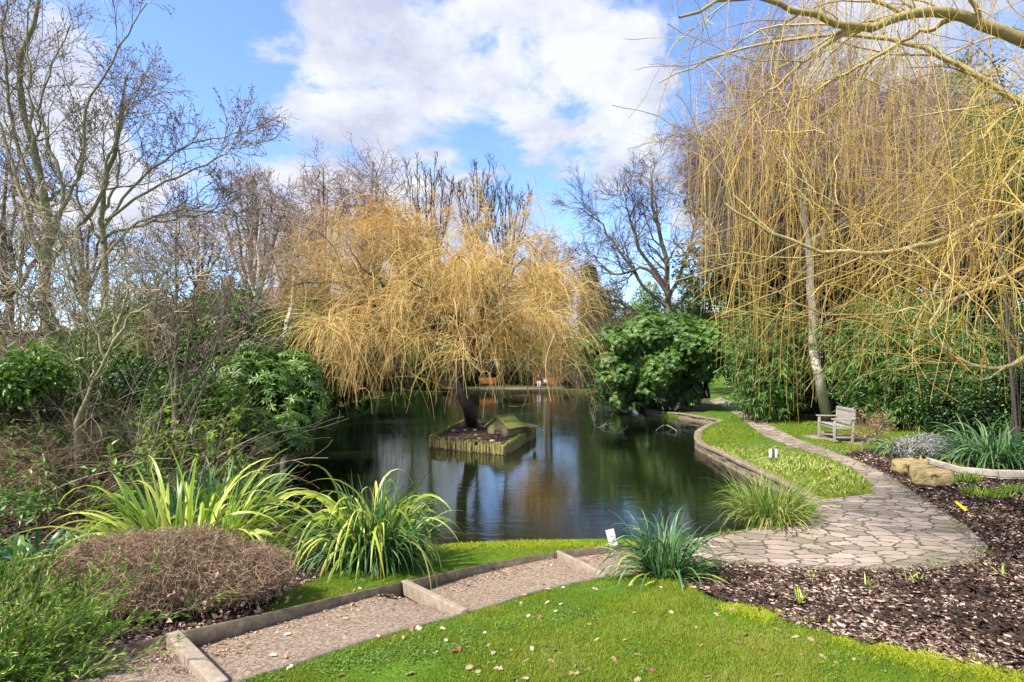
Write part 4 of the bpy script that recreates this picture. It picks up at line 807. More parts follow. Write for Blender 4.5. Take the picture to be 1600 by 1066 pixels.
# duck house
dc = ipt(.80, .46); dh = thing('duck_house', 'little mossy timber duck house with pitched slatted roof and arched doorway', 'duck house', dc-[0, 0, .03], rz=R(-35))
duckw = mat('duck_house_board', [(.16, .12, .06), (.30, .25, .12), (.42, .38, .18)], .85, noise=.5, nscale=14)
duckr = mat('duck_house_roof', [(.14, .14, .04), (.36, .36, .08), (.52, .50, .14)], .9, noise=.4, nscale=16)
def dp(nm, g, m, par=dh): return mesh(nm, g, m, par, off=(0, 0, 0))
w, d, h, rg = .74, .72, .30, .56
for j in range(4):
    z0 = .01+j*.075
    dp('wall_board', [boxg((-w/2-.003*(j % 2), 0, z0+.037), (.02, d, .066), bev=.003, rnd=.2+.2*j), boxg((w/2, 0, z0+.037), (.02, d, .07), bev=.003, rnd=.2+.2*j), boxg((0, d/2, z0+.037), (w, .02, .07), rnd=.3)], duckw)
    if j < 2: dp('front_board', [boxg((-w/4-.06, -d/2, z0+.037), (w/2-.12, .022, .07), bev=.003, rnd=.3+.2*j)], duckw); dp('front_board', [boxg((w/4+.06, -d/2, z0+.037), (w/2-.12, .022, .07), bev=.003, rnd=.3+.2*j)], duckw)
    else: dp('front_board', [boxg((0, -d/2, z0+.037), (w, .022, .07), bev=.003, rnd=.3+.15*j)], duckw)
for sy in (-1, 1):
    V = np.array([(-w/2, sy*d/2-.01, h), (w/2, sy*d/2-.01, h), (0, sy*d/2-.01, rg), (-w/2, sy*d/2+.01, h), (w/2, sy*d/2+.01, h), (0, sy*d/2+.01, rg)]); dp('gable', [(V, np.array([[0, 1, 2], [3, 5, 4]])), (V, np.array([[0, 2, 5, 3], [1, 4, 5, 2], [0, 3, 4, 1]]))], duckw)
dp('dark_interior', [boxg((0, 0, .13), (w-.06, d-.08, .22))], blackm)
sl = math.atan2(rg-h, w/2)
for sx in (-1, 1):
    rf = []
    for j in range(5):
        t = (j+.5)/5*(w/2+.12)/(w/2); x = sx*w/2*t*1.0; z = rg-(rg-h)*t+.03+.004*(j % 2)
        v, f, q = boxg((0, 0, 0), (.118, d+.16, .02), bev=.003, rnd=.25+.15*((j*3) % 5)); c_, s_ = math.cos(sl+.03), math.sin(sl+.03)*sx; v = np.column_stack([v[:, 0]*c_+v[:, 2]*s_, v[:, 1], -v[:, 0]*s_+v[:, 2]*c_])+[x, 0, z]; rf.append((v, f, q))
    dp('roof_slope', rf, duckr)
dp('ridge_board', [boxg((0, 0, rg+.05), (.07, d+.17, .02), bev=.004)], duckw)
rm = thing('duck_ramp', 'low mossy lean-to board roof standing beside the duck house', 'duck house', dc+[.62, .42, 0], rz=R(-10))
mesh('boards', [beam((-.32, y, .30), (.42, y, .17), .115, .02, .003, .3+.1*k) for k, y in enumerate((-.26, -.13, 0, .13, .26))], duckw, rm, off=(0, 0, 0)); mesh('support', [boxg((-.25, 0, .12), (.04, .5, .26)), boxg((.33, 0, .07), (.04, .5, .17))], duckw, rm, off=(0, 0, 0))

# ---- weeping willow on the island
def willow(label, base, trunk, limbs, seed, n2, n3, nst, sl_, mt, bmt, crown_c, crown_r, rst=.0045, tr=.21, group=None, lb=2.3):
    global out_c
    r = rngs(seed); o = tree_obj('weeping_willow', label, 'tree', base, group)
    T = bez(trunk, 12)[None]; lvl(o, 'trunk', T, np.linspace(tr, tr*.72, 12)[None]*np.array([1.3]+[1.05]+[1]*10), bmt, r, 10)
    P = np.stack([bez(q, 12) for q in limbs]); P[:, 1:] += r.normal(size=P[:, 1:].shape)*.05; Rd = np.repeat(np.linspace(tr*.5, .02, 12)[None], len(P), 0); lvl(o, 'limbs', P, Rd, bmt, r, 7)
    out_c = crown_c
    A, a = grow(P, Rd, n2, (.5, 1.3), (lb, .4), 9, r, .015, .24, .2, 1, .6, .010, out=.15, taper=.25); lvl(o, 'branches', A, a, gold_bark, r, 5)
    B, b = grow(A, a, n3, (.4, 1.2), (lb*.5, .4), 6, r, -.02, .28, .1, 1, .6, .006, out=.1, taper=.3)
    src = np.concatenate([A[:, 3:].reshape(-1, 3), B[:, 1:].reshape(-1, 3), B[:, -1], B[:, -1]]); 
    wA = np.exp(r.normal(size=len(A))*.9); wB = np.repeat(wA, len(B)//len(A))*np.exp(r.normal(size=len(B))*.6); wt = np.concatenate([np.repeat(wA, A.shape[1]-3), np.repeat(wB, B.shape[1]-1), wB, wB]); hue = np.concatenate([np.repeat(r.random(len(A)), A.shape[1]-3), np.repeat(np.repeat(r.random(len(A)), len(B)//len(A)), B.shape[1]-1), r.random(len(B)), r.random(len(B))]); k = r.choice(len(src), nst, p=wt/wt.sum()); hue = hue[k]*.6+.4*r.random(nst); P0 = src[k]; q = unit((P0-np.array(crown_c))*[1, 1, .25]); D = unit(q*.45+rdir(r, nst)*1.0+[0, 0, .25])
    hh = (P0[:, 2]-crown_c[2]); L = sl_[0]+(sl_[1]-sl_[0])*r.random(nst)**1.3; dd = np.linalg.norm((P0-np.array(crown_c))[:, :2], axis=1); L *= np.clip(.45+.75*dd/crown_r-.10*hh, .35, 1.5)
    S1 = strands(P0, D, L, 10, r, .25, .13); ok = S1[:, -1, 2] > (.95 if base[1] < 30 else .3)+.8*r.random(nst); S1 = S1[ok]; hue = hue[ok]; th = np.exp(r.normal(size=len(S1))*.35)
    mesh('twigs', [tubes(B, b, 3, r=r), tubes(S1, np.linspace(rst, rst*.4, 10)[None]*th[:, None]*.9, 3, rnd=hue)], mt, o)
    return o
wb = np.array([*px(738, 664, ZI), ZI-.02])
def W_(u, v, d): return pd(u, v, d)
tk = [wb-[0, 0, .1], W_(733, 640, 17.8), W_(722, 612, 17.8), W_(722, 580, 17.8), W_(735, 545, 17.9)]
tp = tk[-1]; fk = W_(722, 580, 17.8)
lm = []
for (u, v, d, mu, mv, md) in [(560, 420, 17.2, 640, 470, 17.5), (470, 470, 17.6, 590, 480, 17.7), (500, 400, 20, 620, 450, 19), (660, 350, 18, 700, 440, 18), (760, 345, 17.5, 750, 440, 17.7), (818, 400, 18, 780, 460, 18), (852, 480, 18.5, 790, 490, 18.2), (800, 420, 21, 770, 470, 19.5), (700, 380, 21.5, 720, 450, 19.5),
                              (640, 440, 15.0, 690, 480, 16.5), (780, 450, 15.0, 760, 480, 16.5), (838, 540, 16.6, 785, 520, 17.2), (530, 520, 15.8, 630, 510, 16.8), (700, 490, 14.6, 715, 505, 16.2), (600, 370, 18.5, 660, 430, 18), (455, 445, 17.4, 570, 455, 17.6), (545, 345, 19.5, 640, 420, 18.5), (820, 365, 19, 780, 430, 18.4)]:
    lm.append([tp if md > 17.4 else fk, W_(mu, mv, md), W_(u, v, d)])
willow('golden weeping willow growing from the small pond island', wb, tk, lm, 111, 11, 6, 13500, (.4, 2.5), gold, bark_dark, (tp[0], tp[1], 4.2), 4.6, rst=.0056)
# second golden willow on the far bank right of it
b2 = np.array([*pd(862, 600, 56)[:2], 0]); b2[2] = hf(b2[0], b2[1])
lm = [[W_(862, 520, 56), W_(858, 460, 56), W_(850+du, 415+dv, 56+dd)] for du, dv, dd in ((-25, 35, 1), (0, 20, 0), (18, 35, -1), (8, 15, 3), (24, 60, 0), (-10, 25, -3))]
willow('smaller golden weeping willow on the far bank, right of the island willow', b2, [b2, W_(860, 560, 56), W_(862, 520, 56)], lm, 112, 9, 5, 4200, (1.4, 5.2), gold, bark_dark, (b2[0], b2[1], 9), 4, rst=.016, lb=1.7)

# ---- foreground willow at the right, trunk outside the picture
def front_willow():
    r = rngs(121); base = on(9.6, 6.0, -.05); o = tree_obj('weeping_willow', 'near weeping willow whose golden boughs and twigs hang in from the right edge', 'tree', base)
    top = np.array([8.6, 6.6, 7.6]); lvl(o, 'trunk', bez([base, base+[-.1, 0, 2.5], top], 14)[None], np.linspace(.34, .16, 14)[None], gold_bark, r, 12)
    def q(*a): return [pd(*t) for t in a]
    BG = [([(2050, 250, 6.4), (1760, 110, 6.4), (1600, 62, 6.4), (1500, 24, 6.4), (1420, 22, 6.3), (1350, 42, 6.2), (1250, 16, 6.1), (1160, -4, 6.0), (1060, 30, 5.9)], .085, .014),
          ([(1350, 42, 6.2), (1290, 70, 6.3), (1230, 120, 6.5), (1180, 165, 6.7), (1150, 190, 6.8)], .03, .008),
          ([(1500, 24, 6.4), (1420, 60, 6.7), (1330, 110, 7), (1240, 160, 7.2), (1180, 190, 7.4)], .03, .007),
          ([(2000, 300, 6.6), (1700, 190, 6.8), (1600, 160, 7.0), (1480, 90, 7.2), (1380, 60, 7.4), (1240, 60, 7.6), (1120, 90, 7.8), (1030, 130, 7.9)], .05, .008),
          ([(2050, 330, 6.2), (1760, 320, 6.2), (1600, 328, 6.1), (1500, 365, 6.0), (1420, 388, 6.0), (1330, 394, 5.9), (1270, 388, 5.9), (1180, 350, 5.8), (1130, 318, 5.8)], .045, .010),
          ([(2050, 380, 5.6), (1700, 470, 5.5), (1600, 560, 5.4), (1545, 576, 5.4), (1500, 560, 5.4), (1450, 520, 5.3), (1475, 465, 5.3), (1470, 430, 5.2)], .028, .006),
          ([(2000, 300, 7.0), (1700, 380, 7), (1600, 420, 7), (1520, 455, 7), (1400, 488, 7), (1290, 490, 6.9), (1220, 460, 6.9), (1172, 430, 6.8)], .034, .008),
          ([(1900, 100, 7.2), (1650, 130, 7.4), (1500, 250, 7.6), (1430, 340, 7.7), (1330, 470, 7.8), (1240, 500, 7.8)], .028, .007),
          ([(2000, 0, 7.2), (1750, -60, 7.4), (1550, -90, 7.6), (1350, -80, 7.8), (1200, -40, 8)], .05, .01), ([(2000, -80, 6), (1800, -150, 5.6), (1500, -180, 5.2), (1300, -150, 5)], .05, .01),
          ([(1900, 300, 8), (1720, 100, 8.5), (1550, 60, 9), (1400, 130, 9.3)], .04, .008), ([(1900, 350, 8), (1750, 250, 8.5), (1620, 200, 9), (1480, 240, 9.5)], .035, .008), ([(1900, 200, 5.4), (1750, 180, 5.2), (1620, 230, 5.1), (1540, 320, 5.0)], .03, .007)]
    P = np.stack([bez(q(*b), 26) for b, _, _ in BG]); P[:, 2:] += r.normal(size=P[:, 2:].shape)*.012; Rd = np.stack([np.linspace(a, b, 26) for _, a, b in BG]); lvl(o, 'boughs', P, Rd, gold_bark, r, 8)
    A, a = grow(P, Rd, 12, (.35, .95), (1.5, .45), 10, r, -.01, .12, .22, 1, .45, .005, taper=.2); vA = HY-(A[:, :, 2]-CZ)*F/A[:, :, 1]; uA = CX+A[:, -1, 0]/A[:, -1, 1]*F; kA = (vA < 610).all(1) & (r.random(len(A)) < np.clip((uA-960)/160, .25, 1)); A = A[kA]; a = a[kA]; lvl(o, 'branches', A, a, gold_bark, r, 5)
    B, b = grow(A, a, 4, (.35, .9), (.9, .4), 8, r, -.05, .12, .1, 1, .6, .004, taper=.2); 
    src = np.concatenate([P[:, 6:].reshape(-1, 3), A[:, 2:].reshape(-1, 3), A[:, 5:].reshape(-1, 3), B[:, 3:].reshape(-1, 3)]); n = 5600; P0 = src[r.choice(len(src), n)]; u = CX+P0[:, 0]/P0[:, 1]*F; vv = HY-(P0[:, 2]-CZ)*F/P0[:, 1]; keepr = np.clip((u-960)/420, .10, 1)*np.interp(vv, [-60, 120, 260, 420], [.10, .17, .42, 1]); k = r.random(n) < keepr; P0 = P0[k]; u = u[k]; n = len(P0)
    arc = r.random(n) < np.interp(u, [1100, 1300, 1550], [.15, .45, .7]); D = unit(rdir(r, n)*np.where(arc, .9, .35)[:, None]+np.where(arc[:, None], [-.4, 0, .25], [-.12, 0, -.3])); L = r.uniform(.5, 2.7, n)*np.where(arc, .85, 1); S1 = strands(P0, D, L, 13, r, np.where(arc, .10, .30)[:, None], .07); zmin = S1[:, :, 2].min(1); v = HY-(zmin-CZ)*F/P0[:, 1]
    lim = np.interp(u, [1000, 1080, 1120, 1250, 1330, 1600], [330, 480, 620, 700, 640, 640]); k = v < lim*r.uniform(.55, 1.03, n); S1 = S1[k]; rn = np.clip(r.random(len(S1))*.7+.3*np.sin(S1[:, 0, 0]*7), 0, 1)
    # some long whips that hang almost straight
    n2 = 600; P0 = src[r.choice(len(src), n2*3)]; u = CX+P0[:, 0]/P0[:, 1]*F; zz = P0[:, 2]; k = (zz > 4.0); P0 = P0[k][:n2]; u = u[k][:n2]; n2 = len(P0); S2 = strands(P0, rdir(r, n2)*[.7, .7, .3]+[-.2, 0, -.5], r.uniform(1.5, 3.9, n2), 14, r, .3, .035)
    lim2 = np.interp(u, [1000, 1080, 1120, 1250, 1330, 1600], [360, 500, 640, 720, 640, 640]); v2 = HY-(S2[:, :, 2].min(1)-CZ)*F/P0[:, 1]; S2 = S2[v2 < lim2]
    def inside(Q): uu = CX+Q[:, :, 0]/Q[:, :, 1]*F; vv_ = HY-(Q[:, :, 2]-CZ)*F/Q[:, :, 1]; return (vv_ < np.interp(uu, [1000, 1080, 1120, 1250, 1330, 1600], [300, 480, 620, 690, 640, 630])).all(1)
    uS = CX+S1[:, :, 0].mean(1)/S1[:, :, 1].mean(1)*F; S1 = S1[r.random(len(S1)) < np.clip((uS-990)/170, .06, 1)]; uA = CX+A[:, -1, 0]/A[:, -1, 1]*F; S1 = S1[inside(S1)]; S2 = S2[inside(S2)]; kb = inside(B); B = B[kb]; b = b[kb]
    rn2 = r.random(len(S2)); mesh('twigs', [tubes(B, b, 3, r=r), tubes(S1, np.linspace(.0026, .0010, 13)[None]*np.exp(r.normal(size=(len(S1), 1))*.35), 3, rnd=r.random(len(S1))), tubes(S2, np.repeat(np.linspace(.0034, .0016, 14)[None], len(S2), 0), 3, r=r)], gold_b, o)
    bp = np.concatenate([S1[:, 1:].reshape(-1, 3), S2[:, 1:].reshape(-1, 3)]); bp = bp[r.choice(len(bp), 16000)]; mesh('buds', leaves(bp, rdir(r, len(bp))+[0, 0, -.5], rdir(r, len(bp)), .022, .008, .3, r=r), mat('willow_bud', [(.10, .055, .015), (.3, .17, .04)], .7), o)
front_willow()

# ---- white stemmed weeping birch by the bench
def birch(label, trunk, tr, limbs, seed, n=(8, 7, 9), L=(2.6, 1.2), droop=-.10, stL=1.6, nst=9000, rst=.0045, mt=None, birch_bark=birch_bark):
    r = rngs(seed); o = tree_obj('weeping_birch', label, 'tree', trunk[0]); T = bez(trunk, 22); K = 22
    Tn = T.copy(); Tn[1:] += r.normal(size=(21, 3))*.02; lvl(o, 'trunk', Tn[None], np.linspace(tr, tr*.16, K)[None], birch_bark, r, 10)
    P = np.stack([bez(q, K) for q in limbs]); lvl(o, 'limbs', P, np.repeat(np.linspace(tr*.42, .018, K)[None], len(P), 0), birch_bark, r, 7)
    P = np.concatenate([T[None], P]); Rd = np.repeat(np.linspace(tr*.4, .015, K)[None], len(P), 0)
    A, a = grow(P, Rd, n[0], (.5, 1.2), (L[0], .4), 9, r, .03, .13, .35, 1, .5, .009, taper=.3); lvl(o, 'branches', A, a, bark_dark, r, 4)
    B, b = grow(A, a, n[1], (.5, 1.1), (L[1], .4), 6, r, droop*.4, .16, .15, 1, .6, .006, taper=.3)
    src = np.concatenate([B[:, 1:].reshape(-1, 3), A[:, 4:].reshape(-1, 3)]); P0 = src[r.choice(len(src), nst)]; S1 = strands(P0, rdir(r, nst)+[0, 0, .1], stL*r.uniform(.35, 1.2, nst), 7, r, -droop*1.7, .14); S1 = S1[S1[:, -1, 2] > 1.9]
    mesh('twigs', [tubes(B, b, 3, r=r), tubes(S1, np.repeat(np.linspace(rst, rst*.5, 7)[None], len(S1), 0), 3, r=r)], mt or twig_purple, o); return o
d = 20.8; b0 = g3(1293, 656)
tr_ = [np.array([b0.x, b0.y, b0.z-.1]), pd(1283, 600, d), pd(1270, 540, d), pd(1266, 450, d), pd(1262, 380, d), pd(1256, 330, d), pd(1268, 260, d), pd(1290, 225, d), pd(1300, 170, d)]
birch('white stemmed weeping birch standing behind the silver bench', tr_, .19, [[pd(1256, 330, d), pd(1240, 290, d), pd(1210, 262, d), pd(1172, 230, d)], [pd(1262, 400, d), pd(1300, 330, d+.5), pd(1350, 250, d+1), pd(1378, 130, d+1)], [pd(1262, 380, d), pd(1330, 330, d-.5), pd(1400, 250, d-1)], [pd(1256, 330, d), pd(1230, 230, d+1), pd(1220, 160, d+1)]], 131, nst=12000, rst=.0065, L=(3.2, 1.5), stL=2.0)
d = 22
for seed, (u, v0), lab, pts in ((132, (1420, 610), 'purple twigged birch behind the bamboo, right of the white stemmed one', [(1420, 450), (1425, 300), (1440, 170)]), (133, (1212, 600), 'purple twigged birch behind the rhododendron, left of the white stemmed one', [(1185, 450), (1190, 330), (1205, 225)])):
    g = pd(u, v0, d+(5 if seed == 133 else 2)); g[2] = hf(g[0], g[1]); tt = [g]+[pd(a, b, d+2) for a, b in pts]
    birch(lab, tt, .14, [[tt[1], pd(u-45, 340, d+1), pd(u-55, 270, d+1)], [tt[1], pd(u+60, 330, d+2), pd(u+100, 230, d+3)], [tt[1], pd(u-20, 350, d-1), pd(u-30, 240, d-2)], [tt[2], pd(u+30, 250, d+3), pd(u+40, 200, d+4)]], seed, nst=7500, rst=.0075, L=(2.7, 1.4), stL=1.9, birch_bark=bark)

# ---- dark evergreens behind
def evergreen(name, label, cat_, base, C, Rr, nl, L, Wd, m, seed, tr=.2, style='cloud', group=None, droop=-.2):
    r = rngs(seed); o = tree_obj(name, label, cat_, base, group); C = np.array(C); top = C[C[:, 2].argmax()]
    lvl(o, 'trunk', bez([np.array(base)-[0, 0, .2], np.array(base)*.5+top*.5*1.0, top], 10)[None], np.linspace(tr, .03, 10)[None], bark_dark, r, 8)
    P, Rd = stems(base, C, r, tr*.16, n=7, spread=.1); lvl(o, 'limbs', P, Rd, bark_dark, r, 5)
    mesh('foliage', whorls(C, Rr, nl, r, L, Wd, droop=droop) if style == 'whorl' else fol_cloud(C, Rr, nl, r, L, Wd, droop=droop), m, o); return o
def crown_ell(cu, cv, d, wu, wv, n, rad, seed, dd=None):
    r = rngs(seed); c = pd(cu, cv, d); s = (wu*d/F, dd or wu*d/F*.7, wv*d/F); return clumps(c, s, n, r, rad)
for i, (u, d, cv, wu, wv, n, rad, nl, lab) in enumerate([(1185, 27, 390, 88, 190, 60, 1.4, 17000, 'tall dark evergreen behind the left weeping birch'), (1330, 26.5, 365, 105, 215, 66, 1.5, 20000, 'tall dark evergreen behind the white birch stem'),
                                        (1500, 27, 340, 115, 250, 75, 1.6, 21000, 'tallest dark evergreen behind the hanging willow twigs'), (1680, 25, 340, 110, 260, 60, 1.6, 14000, 'dark evergreen partly cut by the right picture edge')]):
    C, Q = crown_ell(u, cv, d, wu, wv, n, rad, 140+i); b = pd(u, 600, d); b[2] = hf(b[0], b[1]); evergreen('evergreen_tree', lab, 'tree', b, C, Q, int(nl*1.35), .3, .15, mat('evergreen_leaf', [(.05, .065, .02), (.10, .12, .04), (.17, .18, .08)], .6, .25), 150+i, .3)
# bright green conifer tip among them
C, Q = crown_ell(1485, 190, 24, 26, 85, 26, .7, 160); b = pd(1485, 600, 24); b[2] = hf(b[0], b[1]); evergreen('conifer', 'yellow green conifer top showing above the birch twigs at the right', 'tree', b, C, Q, 6000, .2, .05, leaf_yel, 161, .2)
C, Q = crown_ell(1575, 250, 15, 60, 120, 22, .7, 162); b = pd(1590, 640, 15); b[2] = hf(b[0], b[1]); evergreen('evergreen_tree', 'mid green leafy tree half hidden by twigs at the right edge', 'tree', b, C, Q, 5500, .12, .05, leaf_mid, 163, .05)

# ---- bamboo grove, ivy hedge
def bamboo(label, u0, u1, d, vtop, seed, n, group='bamboo clumps behind the bench'):
    r = rngs(seed); c = pd((u0+u1)/2, 640, d); base = np.array([c[0], c[1], float(hf(c[0], c[1]))]); o = thing('bamboo', label, 'bamboo', base, group); w = (u1-u0)/2*d/F; H = CZ-(vtop-HY)*d/F-base[2]
    P0 = np.column_stack([base[0]+r.uniform(-w, w, n), base[1]+r.uniform(-.7, .9, n), np.full(n, base[2])]); D = np.column_stack([r.normal(size=n)*.16, -.10+r.normal(size=n)*.16, np.ones(n)]); K = 10; P = strands(P0, D, H*r.uniform(.7, 1.35, n), K, r, .06, .03)
    lvl(o, 'canes', P, np.repeat(np.linspace(.013, .004, K)[None], n, 0), mat('cane', [(.12, .13, .04), (.25, .24, .09)], .5), r, 4)
    A, a = grow(P, np.full((n, K), .004), 12, (.7, 1.3), (.65, .4), 5, r, -.13, .1, .08, 1, .6, .002, taper=.1)
    src = A[:, 1:].reshape(-1, 3); dr = unit(np.repeat(A[:, -1]-A[:, 0], 4, 0)); k_ = 3; q = np.repeat(src, k_, 0); D = np.repeat(dr, k_, 0)*.8+rdir(r, len(q))*.65+[0, 0, -.45]
    cl = np.repeat(np.clip(.5+.25*r.normal(size=len(A)), 0, 1), 4*k_); mesh('foliage', leaves(q, D, rdir(r, len(q))+[0, -.4, .8], r.uniform(.16, .34, len(q)), .036, .15, cl), leaf_bamboo, o)
bamboo('left bamboo clump arching over the path mulch beside the birch', 1165, 1212, 22.5, 505, 171, 80); bamboo('middle bamboo clump directly behind the silver bench', 1352, 1408, 19.6, 500, 172, 110); bamboo('right bamboo clump behind the lavender', 1390, 1470, 18.6, 520, 173, 90)
r = rngs(175)
for i, (u, d, w, h, lab) in enumerate([(1505, 16.5, 60, 120, 'ivy covered dark hedge behind the large strappy clump'), (1605, 15.5, 65, 135, 'ivy covered dark hedge cut by the right edge'), (1720, 15, 70, 130, 'ivy hedge beyond the right edge')][:2]):
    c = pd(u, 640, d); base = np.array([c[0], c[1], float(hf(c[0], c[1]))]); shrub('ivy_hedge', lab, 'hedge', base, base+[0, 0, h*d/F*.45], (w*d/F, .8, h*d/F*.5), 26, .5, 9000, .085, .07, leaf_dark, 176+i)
# dark shrub understorey behind bench, one per clump
for i, (u, d, w, h, lab) in enumerate([(1330, 25, 90, 110, 'dark laurel behind the bamboo'), (1480, 23, 90, 140, 'dark laurel between bamboo and ivy hedge'), (1600, 19, 90, 190, 'dark laurel at the right edge behind the ivy hedge'), (1215, 25, 40, 60, 'low dark laurel at the bend of the path'), (1260, 28, 70, 170, 'high dark laurel wall left of the white birch stem'), (1390, 28, 75, 190, 'high dark laurel wall right of the white birch stem'), (1545, 26, 80, 210, 'high dark laurel wall behind the ivy hedge')]):
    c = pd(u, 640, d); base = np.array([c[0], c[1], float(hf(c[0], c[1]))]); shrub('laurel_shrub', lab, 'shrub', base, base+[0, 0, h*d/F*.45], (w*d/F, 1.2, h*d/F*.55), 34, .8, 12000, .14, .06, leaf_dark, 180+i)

# lavender, winter flowering twiggy shrub
def lavender():
    r = rngs(190); p = g3(1452, 715); o = thing('lavender_bush', 'rounded silver grey lavender bush above the rocks', 'shrub', p); n = 1500; q = unit(rdir(r, n)*[1, 1, .9]+[0, 0, .55]); P0 = np.array(p)+r.normal(size=(n, 3))*[.28, .2, 0]+[0, 0, .05]; P = strands(P0, q+[0, 0, .3], r.uniform(.22, .52, n), 7, r, .03, .1)
    lvl(o, 'stems', P, np.full((n, 7), .0035), mat('lavender_stem', [(.20, .17, .15), (.36, .32, .31)], .9), r, 3); s = P[:, 3:].reshape(-1, 3); s = np.repeat(s, 3, 0); mesh('foliage', leaves(s, rdir(r, len(s))+[0, 0, .8], rdir(r, len(s)), .055, .014, .2, r=r), mat('lavender_leaf', [(.24, .22, .22), (.42, .38, .40), (.56, .5, .55)], .9), o)
lavender()
def twiggy(label, p, H, n, seed, mt, fl=None, name='twiggy_shrub', spread=.5, leafm=None, rt=.004):
    r = rngs(seed); o = thing(name, label, 'shrub', p); a = r.uniform(0, 6.28, n); e = r.uniform(.8, 1.5, n); P = strands(np.tile(np.array(p), (n, 1))+r.normal(size=(n, 3))*[.08, .08, 0], np.column_stack([np.cos(a)*np.cos(e)*spread*2, np.sin(a)*np.cos(e)*spread*2, np.sin(e)]), H*r.uniform(.6, 1.15, n), 9, r, -.02, .09)
    Rd = np.repeat(np.linspace(rt*2.2, rt, 9)[None], n, 0); A, a_ = grow(P, Rd, 7, (.3, .9), (H*.4, .4), 6, r, .05, .12, .2, 1, .6, rt*.7); B, b_ = grow(A, a_, 5, (.3, .9), (H*.16, .4), 4, r, .03, .12, .2, 1, .6, rt*.6)
    lvl(o, 'stems', P, Rd, mt, r, 4); mesh('twigs', [tubes(A, a_, 3, r=r), tubes(B, b_, 3, r=r)], mt, o)
    if fl: k = r.choice(len(B), min(fl, len(B))); s = B[k, -1]; s = np.repeat(s, 4, 0)+r.normal(size=(len(k)*4, 3))*.012; mesh('flower_heads', leaves(s, rdir(r, len(s)), rdir(r, len(s)), .035, .03, .3, r=r), mat('dry_flower', [(.45, .24, .14), (.66, .46, .36)], .8, .2), o)
twiggy('twiggy shrub with dry pinkish flower heads right of the silver bench', g3(1362, 695), 1.0, 16, 191, twig_brown, 60)
# driftwood in the water
for i, (u, v, lab, H) in enumerate([(930, 668, 'largest bare branch tangle sticking out of the pond right of the island', .9), (963, 676, 'small bare branch in the pond right of the large tangle', .45)]):
    p = px(u, v, 0); r = rngs(195+i); o = thing('drift_branch', lab, 'branch', (*p, 0), 'branches in the pond'); n = 5-i; a = r.uniform(0, 6.28, n); P = strands(np.tile([*p, -.03], (n, 1)), np.column_stack([np.cos(a), np.sin(a)*.6, r.uniform(.2, 1.4, n)]), H*r.uniform(.6, 1.2, n), 8, r, .05, .2); Rd = np.repeat(np.linspace(.016, .008, 8)[None], n, 0)
    A, a_ = grow(P, Rd, 5, (.4, 1), (H*.45, .4), 6, r, 0, .2, .2, 1, .7, .006); mesh('branches', tubes(P, Rd, 5, r=r), teak, o); mesh('side_twigs', tubes(A, a_, 4, r=r), teak, o)
q = [px(u, v, 0) for u, v in ((1026, 674), (1040, 670), (1056, 676))]; P = np.array([[*q[0], -.03], [*q[0], .05], [*q[1], .15], [*q[2], .08], [*q[2], -.05]]); P2 = np.array([[*q[1], .14], [q[1][0]+.25, q[1][1], .02], [q[1][0]+.3, q[1][1], -.05]])
o = thing('drift_branch', 'looped bare branch in the pond nearest the retaining wall', 'branch', (*q[1], 0), 'branches in the pond'); mesh('branches', [tubes([bez(P, 14)], [[.016]*14], 5)], teak, o); mesh('side_branch', [tubes([bez(P2, 14)], [[.012]*14], 5)], teak, o)

# ---- rhododendron mass and bare oak, right centre
b = np.array([*px(1010, 640, .2), .2]); d = 28
shrub('rhododendron', 'large glossy rhododendron leaning over the right shore of the pond', 'shrub', pd(1000, 628, d+2), pd(1008, 562, d+1), (100*d/F, 2.8, 84*d/F), 95, .62, 17000, .155, .055, leaf_rhodo, 201, 'whorl', droop=-.2)
shrub('rhododendron', 'rhododendron with bare dark stems between the large one and the stone path', 'shrub', pd(1085, 622, 29), pd(1085, 545, 28), (52*d/F, 1.9, 45*d/F), 34, .7, 5200, .16, .055, leaf_rhodo, 202, 'whorl', droop=-.2, rr_=(.1, 1), r0=.07)
shrub('rhododendron', 'low dark rhododendron skirt touching the water by the pond wall', 'shrub', pd(1045, 640, 27), pd(1040, 612, 28), (48*d/F, 1.3, 20*d/F), 22, .5, 1500, .22, .075, leaf_dark, 203, 'whorl', droop=-.2)
shrub('laurel_shrub', 'low dark laurel dipping into the water under the left side of the rhododendron', 'shrub', pd(968, 628, 33), pd(968, 612, 33), (48*33/F, 1.0, 24*33/F), 26, .5, 5200, .16, .06, leaf_dark, 209)
shrub('laurel_shrub', 'dark laurel bank filling the far shore behind the large rhododendron', 'shrub', pd(968, 612, 37), pd(968, 585, 37), (50*37/F, 1.6, 34*37/F), 30, .8, 7000, .2, .08, leaf_dark, 208)
shrub('rhododendron', 'dark rhododendron left of the red floats on the far shore', 'shrub', pd(925, 604, 54), pd(925, 562, 54), (38*54/F, 2, 42*54/F), 30, 1.2, 5000, .28, .1, leaf_dark, 204)
shrub('laurel_shrub', 'mid green laurel behind the large rhododendron', 'shrub', pd(975, 606, 40), pd(975, 540, 40), (60*40/F, 2.5, 55*40/F), 34, 1.3, 6500, .28, .1, leaf_mid, 205)
shrub('clipped_hedge', 'rounded yellow green bush rising behind the rhododendron under the bare oak', 'shrub', pd(1012, 600, 44), pd(1012, 492, 44), (30*44/F, 1.6, 42*44/F), 22, .9, 7000, .2, .1, leaf_yel, 206)
shrub('laurel_shrub', 'dark laurel between rhododendron and the path end', 'shrub', pd(1150, 606, 38), pd(1152, 540, 38), (60*38/F, 2.4, 42*38/F), 34, 1.1, 8000, .24, .1, leaf_dark, 207)
def limb(d, *uv): return [pd(u, v, d) for u, v in uv]
d = 38; ob = pd(1045, 600, d); ob[2] = float(hf(ob[0], ob[1]))
